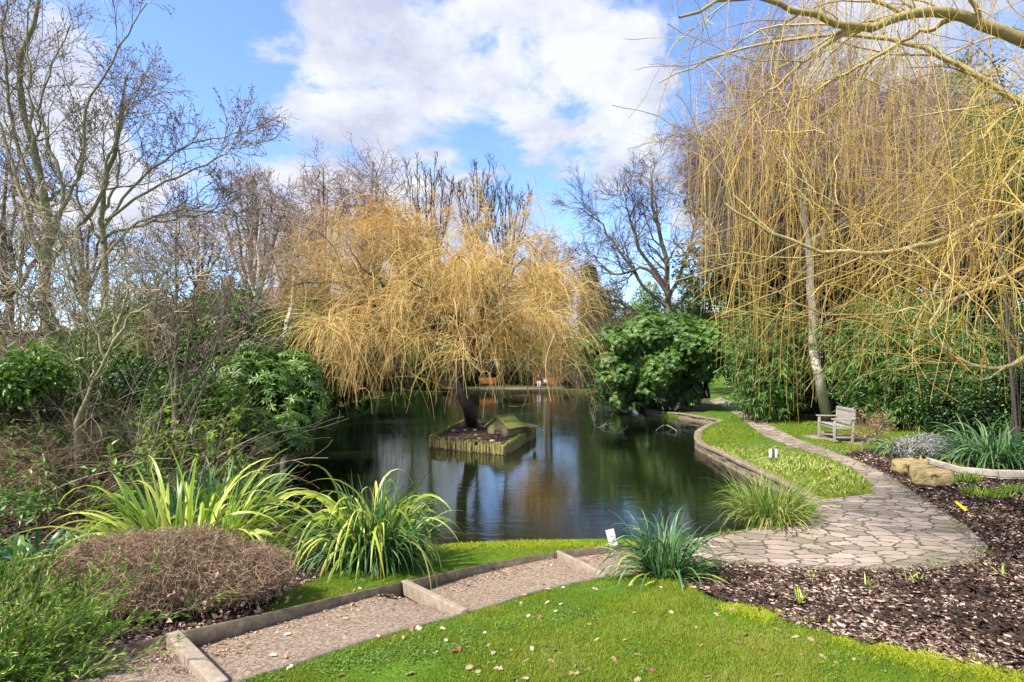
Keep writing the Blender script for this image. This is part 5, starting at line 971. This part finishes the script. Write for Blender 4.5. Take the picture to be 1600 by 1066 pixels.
def tree_from(label, base, limbs, r0, seed, n, l, rt, bm, tm, name='bare_tree', up=(.03, .02, .01), wig=.14, buds=0, lsc=None, ang=(.4, .95), group=None, t0=.3, K0=16, budm=None, rfrac=.55):
    """limbs[0] is the trunk, the others are drawn boughs; twigs grow on all of them"""
    r = rngs(seed); o = tree_obj(name, label, 'tree', base, group)
    P = np.stack([bez(q, K0) for q in limbs]); P[:, 1:-1] += r.normal(size=P[:, 1:-1].shape)*l[0]*.018
    Rd = np.stack([r0*(1 if i == 0 else rfrac)*np.linspace(1, .2, K0) for i in range(len(limbs))]); lvl(o, 'trunk', P[:1], Rd[:1], bm, r, 10)
    if len(P) > 1: lvl(o, 'limbs', P[1:], Rd[1:], bm, r, 7)
    A, a = grow(P, Rd, n[0], ang, (l[0], .4), 9, r, up[0], wig, t0, 1, .5, rt*1.8, taper=.45); lvl(o, 'branches', A, a, bm, r, 4)
    B, b = grow(A, a, n[1], (.35, 1), (l[1], .4), 7, r, up[1], wig, .15, 1, .6, rt*1.2, taper=.4)
    C, c = grow(B, b, n[2], (.35, 1), (l[2], .4), 5, r, up[2], wig, .15, 1, .65, rt, taper=.3)
    mesh('twigs', [tubes(B, b, 3, r=r), tubes(C, c, 3, r=r)], tm, o)
    if buds: 
        k = r.choice(len(C), buds); q = C[k, r.integers(1, 5, buds)]; mesh('buds', leaves(q, rdir(r, buds)+[0, 0, .5], rdir(r, buds), rt*9, rt*5, .3, r=r), budm or mat('bud', [(.06, .035, .03), (.17, .11, .09)], .8), o)
    return o
tree_from('wide dark bare oak spreading behind the rhododendron', ob, [[ob]+limb(d, (1045, 500), (1042, 440), (1035, 380), (1020, 320), (1018, 275)), limb(d, (1044, 480), (1010, 450), (975, 400), (940, 350), (905, 325)), limb(d, (1044, 500), (1000, 490), (960, 470), (925, 455)), limb(d, (1042, 450), (1000, 390), (985, 340), (975, 300)), limb(d, (1044, 470), (1075, 400), (1085, 330), (1075, 280)), limb(d+2, (1045, 490), (1090, 440), (1115, 380)), limb(d-1, (1045, 520), (1000, 545), (960, 530), (935, 545)), limb(d-1, (1044, 460), (1010, 420), (960, 430), (930, 400))],
          .26, 211, (12, 8, 7), (3.4, 1.7, .8), .010, bark, mat('oak_twig', [(.09, .07, .055), (.17, .13, .11)], .85), wig=.2)
# conifer left of the oak
d = 60; C, Q = crown_ell(923, 485, d, 19, 92, 44, 1.15, 220, 1.6); t = (C[:, 2]-C[:, 2].min())/np.ptp(C[:, 2]); C[:, 0] = pd(923, 500, d)[0]+(C[:, 0]-pd(923, 500, d)[0])*(1.25-t*.9); b = pd(923, 590, d); b[2] = hf(b[0], b[1]); evergreen('conifer', 'narrow dark green conifer in the gap between willow and oak', 'tree', b, C, Q*(1.2-.6*t), 15000, .3, .14, leaf_dark, 221, .25)

# ---- far bank between and behind the willows
FAR = [(470, 38, 60, 112, leaf_mid, 'mid green laurel on the far left bank behind the two birch stems'), (560, 44, 60, 112, leaf_dark, 'dark evergreen bush behind the left part of the island willow'), (640, 50, 55, 108, leaf_mid, 'mid green bush behind the island willow'), (712, 60, 45, 96, leaf_yel, 'yellow green bush behind the willow trunk'), (768, 74, 46, 82, leaf_mid, 'tall green bush filling the gap beyond the empty far bench'), (735, 63, 30, 40, leaf_dark, 'low dark bush behind the empty far bench'), (812, 62, 34, 40, leaf_dark, 'low dark bush between the far benches'), (800, 66, 40, 70, leaf_mid, 'rounded green bush beyond the far benches'), (845, 68, 30, 50, leaf_yel, 'yellow green bush beyond the occupied far bench'), (885, 60, 30, 60, leaf_mid, 'green bush right of the far benches'), (525, 40, 55, 55, leaf_dark, 'low dark bush overhanging the far left water'), (600, 45, 40, 38, leaf_dark, 'low dark bush along the far left shore'), (668, 52, 34, 36, leaf_mid, 'low bush on the far shore left of the landing stage')]
for i, (u, d, w, h, m, lab) in enumerate(FAR):
    c = pd(u, 600, d); zb = float(hf(c[0], c[1])); ht = h*d/F*1.25; shrub('evergreen_bush', lab, 'shrub', (c[0], c[1], zb), (c[0], c[1], zb+ht*.55), (w*d/F, 2.2, ht*.6), 30, 1.15, 7500, .28, .13, m, 230+i)
# brown twiggy willow scrub over the far right shore
for i, (u, v, d, H, lab) in enumerate([(868, 602, 57, 4.5, 'brown twiggy scrub over the far shore right of the benches'), (905, 604, 55, 4.0, 'twiggy scrub beside the red floats'), (700, 602, 58, 3.5, 'twiggy scrub behind the island willow trunk')]):
    p = pd(u, v, d); p[2] = hf(p[0], p[1]); twiggy(lab, p, H, 40, 245+i, twig_brown if i else mat('twig_ochre', [(.2, .14, .06), (.36, .26, .12)], .8), name='twiggy_shrub', spread=.7, rt=.009)

# ---- skyline trees, left to right
def upright(label, u, d, vtop, w, seed, n=7, m=None):
    b = pd(u, 600, d); b[2] = hf(b[0], b[1]); r = rngs(seed); lim = [[b, pd(u, 500, d), pd(u, 420, d), pd(u, vtop, d)]]
    for k in range(n): x = u+w*(k/(n-1)-.5)*2; lim.append([pd(u, 450, d), pd(u+(x-u)*.35, 400, d+r.normal()), pd(u+(x-u)*.75, 345, d+r.normal()), pd(x, vtop+abs(x-u)*.35+r.uniform(0, 22), d+r.normal())])
    return tree_from(label, b, lim, .26, seed, (9, 4, 3), (3.0, 1.2, .55), .019, bark_dark, m or bark_dark, up=(.22, .15, .1), wig=.10, ang=(.2, .5), t0=.35)
upright('upright bare tree rising above the middle of the island willow', 672, 60, 262, 34, 251, 6); upright('fan shaped upright bare tree, tallest above the willow', 745, 64, 268, 30, 252, 6); upright('upright bare tree at the right shoulder of the willow', 790, 66, 290, 36, 253, 6)
def skyline(label, u, d, vtop, w, seed, tm, bm, n=(8, 6, 5), rt=.0115, wig=.2, name='bare_tree', up=(.04, .02, .01), vb=600, r0=.22, buds=0, sc=1.):
    b = pd(u, vb, d); b[2] = hf(b[0], b[1]); r = rngs(seed+7); lim = [[b, pd(u+4, 480, d), pd(u-3, 400, d), pd(u, vtop, d)]]
    for k in range(6): s = (k/5-.5)*2; lim.append([pd(u, 470-8*k % 5, d), pd(u+w*s*.4, 420, d+r.normal()), pd(u+w*s*.8, vtop+(400-vtop)*.35+20*abs(s), d+r.normal()*1.5), pd(u+w*s, vtop+12+55*abs(s)+r.uniform(0, 20), d+r.normal()*1.5)])
    H = (HY-vtop)*d/F; return tree_from(label, b, lim, r0, seed, n, (H*.26*sc, H*.12*sc, H*.055*sc), rt, bm, tm, name=name, up=up, wig=wig, buds=buds)
skyline('contorted bare tree with crooked twigs left of the willow top', 505, 40, 262, 38, 261, twig_purple, bark, wig=.34); skyline('fine twigged birch standing over the willow crown', 583, 42, 252, 30, 262, twig_purple, bark, wig=.22, up=(.06, 0, -.05))
skyline('spreading bare tree behind the two white birch stems', 395, 34, 280, 55, 263, twig_grey, bark, wig=.2); skyline('low bare tree far behind the right side of the willow', 850, 62, 395, 55, 264, twig_purple, bark, rt=.018)
skyline('bare tree with ruddy stems behind the left shrubs', 312, 24, 345, 50, 265, twig_grey, bark, rt=.007, n=(6, 5, 5), r0=.12); skyline('bare tree between ruddy stems and spreading tree', 450, 46, 330, 40, 266, twig_purple, bark, rt=.014); skyline('low bare tree far behind the willow middle', 640, 60, 350, 50, 267, twig_purple, bark, rt=.018)
skyline('bare ash over the far left boundary', 130, 34, 330, 60, 268, twig_grey, bark, rt=.010, n=(6, 5, 4)); skyline('bare tree at the left picture edge beyond the fence', 10, 24, 250, 90, 269, twig_grey, bark, rt=.009, n=(8, 6, 5))
# two white birch stems left of the willow
for u0, u1, v1, d, lab, s in ((447, 462, 420, 21, 'right hand of two slim white birch stems beside the willow', 271), (396, 404, 380, 25, 'left hand of two slim white birch stems beside the willow', 272)):
    b = pd(u0, 560, d); b[2] = hf(b[0], b[1]); tree_from(lab, b, [[b, pd(u0, 530, d), pd(u1-4, 470, d), pd(u1, v1, d), pd(u1+8, v1-80, d)]], .16, s, (14, 7, 6), (2.2, 1.0, .5), .006, birch_bark, twig_purple, name='birch', up=(.05, -.05, -.08), t0=.45, group='slim white birch stems')

# ---- big near bare trees at the left
d = 13.5; b = pd(70, 560, d); b[2] = hf(b[0], b[1])
LM = [[b]+limb(d, (72, 500), (66, 440), (78, 380), (70, 320), (50, 230), (30, 120), (60, 10), (70, -80)), limb(d, (72, 400), (100, 300), (65, 200), (70, 130), (110, 40)), limb(d, (75, 380), (105, 310), (130, 250), (135, 165), (190, 70), (230, 5)), limb(d-.5, (70, 430), (40, 330), (10, 230), (-20, 120), (-40, 0)), limb(d, (72, 350), (20, 200), (5, 60), (20, -60)), limb(d+.6, (75, 410), (150, 320), (172, 250), (185, 200), (195, 120)), limb(d-.5, (75, 350), (55, 250), (45, 110), (48, 0))]
tree_from('tallest bare tree at the left with pale greenish limbs fanning to the top edge', b, LM, .15, 281, (9, 7, 5), (1.6, .8, .38), .0046, bark_green, twig_grey, buds=5200, up=(.08, .04, .02), wig=.13, t0=.25, K0=20, rfrac=.36)
d = 15; b = pd(160, 560, d); b[2] = hf(b[0], b[1])
LM = [[b]+limb(d, (165, 420), (160, 330), (180, 240), (190, 170), (200, 115)), limb(d, (160, 360), (210, 290), (280, 235), (340, 215), (385, 205)), limb(d, (165, 345), (230, 300), (300, 265), (350, 240), (380, 225)), limb(d, (162, 330), (185, 270), (188, 190), (230, 110)), limb(d, (165, 400), (215, 350), (300, 330), (370, 338)), limb(d-.6, (160, 380), (120, 300), (130, 200)), limb(d, (165, 370), (250, 345), (330, 330), (350, 300))]
tree_from('bare tree sweeping its long boughs rightwards into the sky', b, LM, .10, 282, (9, 6, 5), (1.5, .8, .36), .0055, bark_green, twig_grey, buds=5200, up=(.08, .03, .02), wig=.14, t0=.25, K0=18, rfrac=.4)
for i, (u, d, vt, w, lab) in enumerate([(245, 12.5, 420, 50, 'thin multi stemmed bare tree in the left shrubs'), (130, 9.5, 420, 110, 'leaning pale stemmed bare shrub tree near the left fence'), (30, 10, 360, 80, 'bare shrub tree at the left edge over the brown bracken')]):
    b = pd(u, 640, d); b[2] = hf(b[0], b[1]); r = rngs(290+i); lim = [[b, pd(u+5, 560, d), pd(u, 470, d), pd(u+r.uniform(-20, 20), vt-60, d)]]+[[pd(u+r.uniform(-6, 6), 610, d), pd(u+w*s*.3, 540, d+.2*r.normal()), pd(u+w*s*.8, 470, d+.5*r.normal()), pd(u+w*s*1.3, vt+r.uniform(-70, 40), d+.8*r.normal())] for s in np.linspace(-1, 1, 7)]
    tree_from(lab, b, lim, (.03, .026, .03)[i], 291+i, (7, 5, 4), (1.05, .55, .26), .0042, bark_green, (twig_brown, twig_pale, twig_grey)[i], up=(.06, .03, 0), wig=.15, t0=.15, rfrac=.6, buds=1500)
# leaning thick stem at the left
b = pd(118, 680, 8.2); b[2] = hf(b[0], b[1]); tree_from('leaning mossy trunk rising from the left bank towards the pond', b, [[b]+limb(8.2, (122, 660), (140, 615), (165, 560), (180, 520), (175, 480)), limb(8.2, (165, 560), (200, 500), (240, 470), (250, 430)), limb(8.2, (165, 560), (140, 500), (110, 440), (100, 380)), limb(8.2, (178, 520), (200, 460), (190, 390))], .045, 295, (7, 5, 4), (.75, .4, .2), .0028, bark_green, bark_green, wig=.16, t0=.3)
b = pd(278, 680, 9.5); b[2] = hf(b[0], b[1]); tree_from('ruddy stemmed bare tree with close upright stems over the left bank', b, [[b]+limb(9.5, (275, 620), (276, 520), (274, 420), (280, 340)), limb(9.5, (290, 670), (285, 600), (300, 500), (304, 400)), limb(9.5, (270, 670), (262, 560), (235, 470), (215, 420)), limb(9.5, (295, 660), (320, 600), (380, 520), (420, 420)), limb(9.5, (285, 640), (330, 560), (350, 480), (345, 430))], .05, 296, (10, 6, 5), (.95, .5, .24), .0036, bark, twig_grey, wig=.15, t0=.25, buds=1800)

# ---- left bank shrubs
shrub('rhododendron', 'big rhododendron hanging over the left shore of the pond', 'shrub', pd(430, 660, 13), pd(400, 622, 12.6), (92*12.6/F, 1.2, 68*12.6/F), 56, .45, 3600, .16, .05, leaf_mid, 301, 'whorl', droop=-.35)
shrub('rhododendron', 'dark rhododendron farther along the left shore in front of the birch stems', 'shrub', pd(510, 630, 21), pd(505, 590, 20.5), (75*20/F, 2.0, 50*20/F), 40, .7, 3300, .2, .065, leaf_dark, 302, 'whorl', droop=-.3)
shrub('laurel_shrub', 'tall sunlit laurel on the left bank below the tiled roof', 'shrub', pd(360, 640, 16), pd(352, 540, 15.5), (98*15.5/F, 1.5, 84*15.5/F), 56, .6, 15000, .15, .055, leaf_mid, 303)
shrub('laurel_shrub', 'laurel behind the willow twigs left of the pond', 'shrub', pd(470, 620, 25), pd(475, 545, 25), (80*25/F, 2.0, 66*25/F), 44, .9, 12000, .2, .08, leaf_mid, 304)
shrub('laurel_shrub', 'yellow green laurel below the roof eaves on the left', 'shrub', pd(240, 620, 15), pd(235, 540, 15), (90*15/F, 1.4, 62*15/F), 46, .55, 14000, .14, .055, leaf_yel, 305)
shrub('low_rhododendron', 'low bright rhododendron skirt touching the water at the left', 'shrub', pd(400, 705, 11.2), pd(395, 686, 11), (85*11/F, .8, 24*11/F), 30, .28, 1500, .14, .045, leaf_rhodo, 306, 'whorl', droop=-.35)
shrub('laurel_shrub', 'dark laurel deep in the left bank behind the ruddy stems', 'shrub', pd(250, 660, 12), pd(245, 625, 12), (110*12/F, 1.2, 42*12/F), 40, .5, 9000, .13, .05, leaf_dark, 307)
shrub('laurel_shrub', 'dark laurel at the left edge under the fence', 'shrub', pd(60, 660, 10.5), pd(40, 630, 10.5), (110*10.5/F, 1.0, 45*10.5/F), 36, .45, 8000, .12, .045, leaf_dark, 308)
shrub('laurel_shrub', 'bright broad leaved laurel in front of the ruddy stems', 'shrub', pd(300, 700, 10.6), pd(300, 640, 10.4), (62*10.4/F, .8, 46*10.4/F), 34, .34, 5200, .14, .055, leaf_mid, 401)
shrub('laurel_shrub', 'bright laurel high on the left bank behind the leaning trunk', 'shrub', pd(150, 660, 12.4), pd(150, 585, 12.4), (95*12.4/F, 1.0, 48*12.4/F), 40, .45, 7800, .14, .055, leaf_mid, 402)
shrub('laurel_shrub', 'large leaved laurel against the fence at the left edge', 'shrub', pd(20, 660, 8.6), pd(15, 585, 8.4), (85*8.4/F, .7, 34*8.4/F), 30, .3, 2400, .15, .06, leaf_mid, 403)
shrub('rhododendron', 'bright rhododendron above the water left of the willow strands', 'shrub', pd(480, 640, 19), pd(475, 570, 18.5), (60*18.5/F, 1.3, 55*18.5/F), 40, .55, 3000, .18, .06, leaf_mid, 404, 'whorl', droop=-.3)
# dry bracken and arching brown stems
def bracken(label, u, v, d, w, H, n, seed, m, name='bramble_thicket'):
    r = rngs(seed); c = pd(u, v, d); c[2] = hf(c[0], c[1]); o = thing(name, label, 'thicket', c); P0 = np.column_stack([c[0]+r.uniform(-w, w, n), c[1]+r.uniform(-.9, .9, n), np.zeros(n)]); P0[:, 2] = hf(P0[:, 0], P0[:, 1]); a = r.uniform(0, 6.28, n); e = r.uniform(.35, 1.45, n)
    P = strands(P0, np.column_stack([np.cos(a)*np.cos(e), np.sin(a)*np.cos(e), np.sin(e)]), H*r.uniform(.5, 1.4, n), 9, r, .10, .10); P[:, :, 2] = np.maximum(P[:, :, 2], P0[:, None, 2]); Rd = np.repeat(np.linspace(.005, .0022, 9)[None], n, 0); A, a_ = grow(P, Rd, 4, (.4, 1.1), (H*.32, .5), 5, r, -.05, .16, .3, 1, .7, .002); mesh('stems', [tubes(P, Rd, 3, r=r), tubes(A, a_, 3, r=r)], m, o); return o
bracken('reddish brown bramble thicket under the left fence', 60, 680, 8.6, 1.5, 1.35, 800, 311, twig_brown); bracken('brown bramble thicket around the ruddy stems', 270, 690, 9.2, 1.2, 1.2, 480, 312, twig_brown); bracken('tall pale twiggy thicket crossing in front of the left laurels', 180, 680, 8.8, 1.3, 2.2, 110, 315, twig_pale); bracken('tall greenish twiggy thicket at the left edge before the fence', 60, 680, 9.4, 1.4, 2.6, 110, 316, bark_green); 
bracken('green twiggy thicket left of the laurel', 170, 660, 10.5, 1.3, 1.5, 300, 314, bark_green)
# large leaved sprays: far left laurel twigs and cream edged bamboo
def spray(name, label, pts, seed, m, L, Wd, nl=7, group=None, rn=(0, 1), K=8, H=1.):
    r = rngs(seed); o = thing(name, label, 'shrub', pts[0], group); P0 = np.array(pts); n = len(P0); P = strands(P0, np.column_stack([r.normal(size=n)*.35, r.normal(size=n)*.35, np.ones(n)]), H*r.uniform(.6, 1.2, n), K, r, .05, .08); lvl(o, 'stems', P, np.repeat(np.linspace(.007, .003, K)[None], n, 0), bark_green, r, 4)
    A, a = grow(P, np.full((n, K), .004), 6, (.6, 1.2), (H*.35, .4), 4, r, .02, .1, .35, 1, .7, .002, taper=.2); lvl(o, 'twigs', A, a, bark_green, r, 3); q = np.repeat(A[:, 1:].reshape(-1, 3), nl//2, 0); D = np.repeat(unit(np.repeat(A[:, -1]-A[:, 0], 3, 0)), nl//2, 0)*.7+rdir(r, len(q))*.8+[0, 0, -.25]
    mesh('foliage', leaves(q, D, rdir(r, len(q))*.5+[0, 0, 1], L*r.uniform(.6, 1.15, len(q)), Wd, .15, rn[0]+(rn[1]-rn[0])*r.random(len(q))), m, o)
r = rngs(320)
def base_pts(u0, u1, v0, v1, n, r):
    out = []
    for _ in range(n): x, y = px(r.uniform(u0, u1), r.uniform(v0, v1)); out.append((x, y, float(hf(x, y))))
    return out
spray('laurel_shrub', 'large leaved laurel sprays at the left edge in front of the brambles', base_pts(-60, 70, 735, 800, 10, r), 321, leaf_mid, .15, .05, H=1.5); spray('striped_bamboo', 'cream and green leaved dwarf bamboo in front of the leaning trunk', base_pts(60, 240, 745, 790, 13, r), 322, leaf_straw, .15, .026, 9, H=.9)
spray('laurel_shrub', 'broad leaved laurel sprays scattered through the left brambles', [tuple(on(-6.9+.9*q_[0], 8.2+1.0*q_[1])) for q_ in rngs(9).random((13, 2))], 327, leaf_mid, .17, .06, 9, H=1.25); spray('laurel_shrub', 'broad leaved laurel sprays behind the yellow flax', [tuple(on(-5.5+.9*q_[0], 8.0+1.0*q_[1])) for q_ in rngs(12).random((13, 2))], 329, leaf_mid, .17, .06, 9, H=1.15)
spray('laurel_shrub', 'yellow green laurel sprays in front of the ruddy stems', [tuple(on(-6.4+1.7*q_[0], 8.8+1.8*q_[1])) for q_ in rngs(10).random((16, 2))], 328, leaf_yel, .14, .05, 9, H=1.6)
spray('laurel_shrub', 'dark blue green leafy shrub low at the left edge', base_pts(-60, 100, 800, 850, 16, r), 323, leaf_rhodo, .10, .045, 9, H=.7); spray('laurel_shrub', 'green leafy sprays beside the yellow flax', base_pts(140, 330, 750, 800, 12, r), 324, leaf_mid, .12, .04, 9, H=.75)
b = Vector((*px(60, 890), 0)); b.z = float(hf(b.x, b.y))
strap_clump('arum_clump', 'glossy broad leaved clump at the left edge above the juniper', 'plant', (b.x+.0, b.y, b.z), [('leaves', 330, .75, .42, .075, (R(15), R(80)), (.3, .9), strap_g, (.1, 1), 7), ('yellow_leaves', 60, .7, .4, .06, (R(15), R(80)), (.3, .9), strap_y, (0, .6), 7)], None, 325)
bb_ = Vector((-3.9, 6.0, 0)); bb_.z = float(hf(-3.9, 6.0)); strap_clump('sedge_tussock', 'dark grassy tussock at the left between laurel and flax', 'plant', bb_, [('leaves', 420, .7, .62, .02, (R(30), R(80)), (.2, .8), strap_g, (0, .9), 9)], None, 326)

# ---- fence, houses
fm = mat('fence_panel', [(.07, .05, .035), (.13, .09, .06)], .9, noise=.6, nscale=8)
def fence_panel(x0, y0, x1, y1, zt, zb, lab):
    a = Vector((x0, y0, (zt+zb)/2)); b = Vector((x1, y1, (zt+zb)/2)); o = thing('fence_panel', lab, 'fence', ((x0+x1)/2, (y0+y1)/2, zb), 'fence panels on the left boundary'); L = (b-a).length; n = 12; g = []
    for j in range(n): p = a.lerp(b, (j+.5)/n); g.append(boxg(p, (L/n-.008, .022, zt-zb), math.atan2(y1-y0, x1-x0), .002, rnd=.2+.6*((j*5) % 7)/7))
    mesh('boards', g, fm, o); mesh('top_rail', [beam((x0, y0-.03, zt), (x1, y1-.03, zt), .07, .06)], wood_grey, o); mesh('fence_post', [boxg((x0, y0, (zt+zb)/2+.03), (.1, .1, zt-zb+.12), bev=.01)], wood_grey, o)
fx = [pd(u, 600, 14.5)[0] for u in (-150, -20, 100, 230)]
for i, lab in enumerate(('brown fence panel at the left picture edge', 'brown fence panel behind the tallest left tree', 'brown fence panel beside the yellow green laurel')): fence_panel(fx[i], 14.5, fx[i+1]-.02, 14.5, CZ+(HY-518)*14.5/F, .5, lab)
tile = bpy.data.materials.new('roof_tiles'); tile.use_nodes = True; t = tile.node_tree; p = t.nodes['Principled BSDF']; g = N('ShaderNodeTexCoord', t); br = N('ShaderNodeTexBrick', t, i_Scale=1.0); br.inputs['Brick Width'].default_value = .3; br.inputs['Row Height'].default_value = .22; br.inputs['Mortar Size'].default_value = .012; br.inputs['Color1'].default_value = (.20, .10, .07, 1); br.inputs['Color2'].default_value = (.12, .065, .05, 1); br.inputs['Mortar'].default_value = (.05, .03, .025, 1)
lk(g.outputs['Object'], br.inputs['Vector'], t); lk(br.outputs['Color'], p.inputs['Base Color'], t); p.inputs['Roughness'].default_value = .85
def house(label, u0, u1, d, v_eave, v_ridge, hip, dep, wm, ridge=None):
    x0, x1 = (u0-CX)*d/F, (u1-CX)*d/F; ze = CZ-(v_eave-HY)*d/F; zr = CZ-(v_ridge-HY)*(d+dep/2)/F; xm = (x0+x1)/2; o = thing('house', label, 'house', (xm, d+dep/2, .4)); a, b = ridge or (x0+hip, x1-hip)
    mesh('wall', [boxg((xm, d+dep/2, (ze+.4)/2), (x1-x0-.8, dep-.8, ze-.4))], wm, o)
    V = np.array([(x0, d, ze), (x1, d, ze), (x1, d+dep, ze), (x0, d+dep, ze), (a, d+dep/2, zr), (b, d+dep/2, zr)]); mesh('roof', [(V, np.array([[0, 1, 5, 4], [2, 3, 4, 5], [0, 3, 2, 1]])), (V, np.array([[1, 2, 5], [3, 0, 4]]))], tile, o)
    mesh('gutter', [beam((x0, d-.04, ze-.02), (x1, d-.04, ze-.02), .1, .1)], white_m, o)
    n = 4
    for j in range(n):
        x = x0+(x1-x0)*(j+.5)/n; f = mesh('window', [boxg((x, d+.39, ze-1.3), (1.3, .08, 1.2))], white_m, o); mesh('pane', [boxg((x, d+.36, ze-1.3), (1.1, .06, 1.0))], mat('window_glass', [(.03, .035, .04)], .08, spec=.8), f, off=np.array(o.location))
    mesh('chimney', [boxg((a+1.2, d+dep/2, zr+.2), (.7, .6, 1.4))], brickm, o)
house('brick house with reddish brown hipped roof behind the left laurels', 205, 470, 36, 505, 452, 4.2, 9, brickm, ridge=((330-CX)*40.5/F, (440-CX)*40.5/F))
house('farther brick house whose tiled roof shows beside the birch stems', 340, 530, 52, 480, 448, 3, 9, brickm)
house('distant house with an orange roof seen past the tallest left tree', 15, 75, 70, 535, 508, 1.2, 8, brickm)
# distant woodland edge that closes the view
r = rngs(331)
for i, (u, d, h, lab) in enumerate([(-40, 60, 70, 'hazy distant tree at the far left'), (120, 85, 45, 'distant tree beyond the orange roofed house'), (600, 90, 70, 'distant tree line crown behind the willow'), (720, 95, 75, 'distant crown behind the upright bare trees'), (840, 95, 80, 'distant crown behind the second willow'), (960, 90, 90, 'distant crown between conifer and oak'), (1080, 85, 100, 'distant crown behind the oak'), (1200, 80, 110, 'distant crown beyond the grass bank')]):
    c = pd(u, 600, d); zb = float(hf(c[0], c[1])); ht = h*d/F*1.15; C, Q = clumps((c[0], c[1], zb+ht*.55), (70*d/F, 4, ht*.5), 30, r, 2.2); evergreen('woodland_tree', lab, 'tree', (c[0], c[1], zb), C, Q, 5500, .6, .3, leaf_mid if i % 2 else leaf_dark, 340+i, .3)
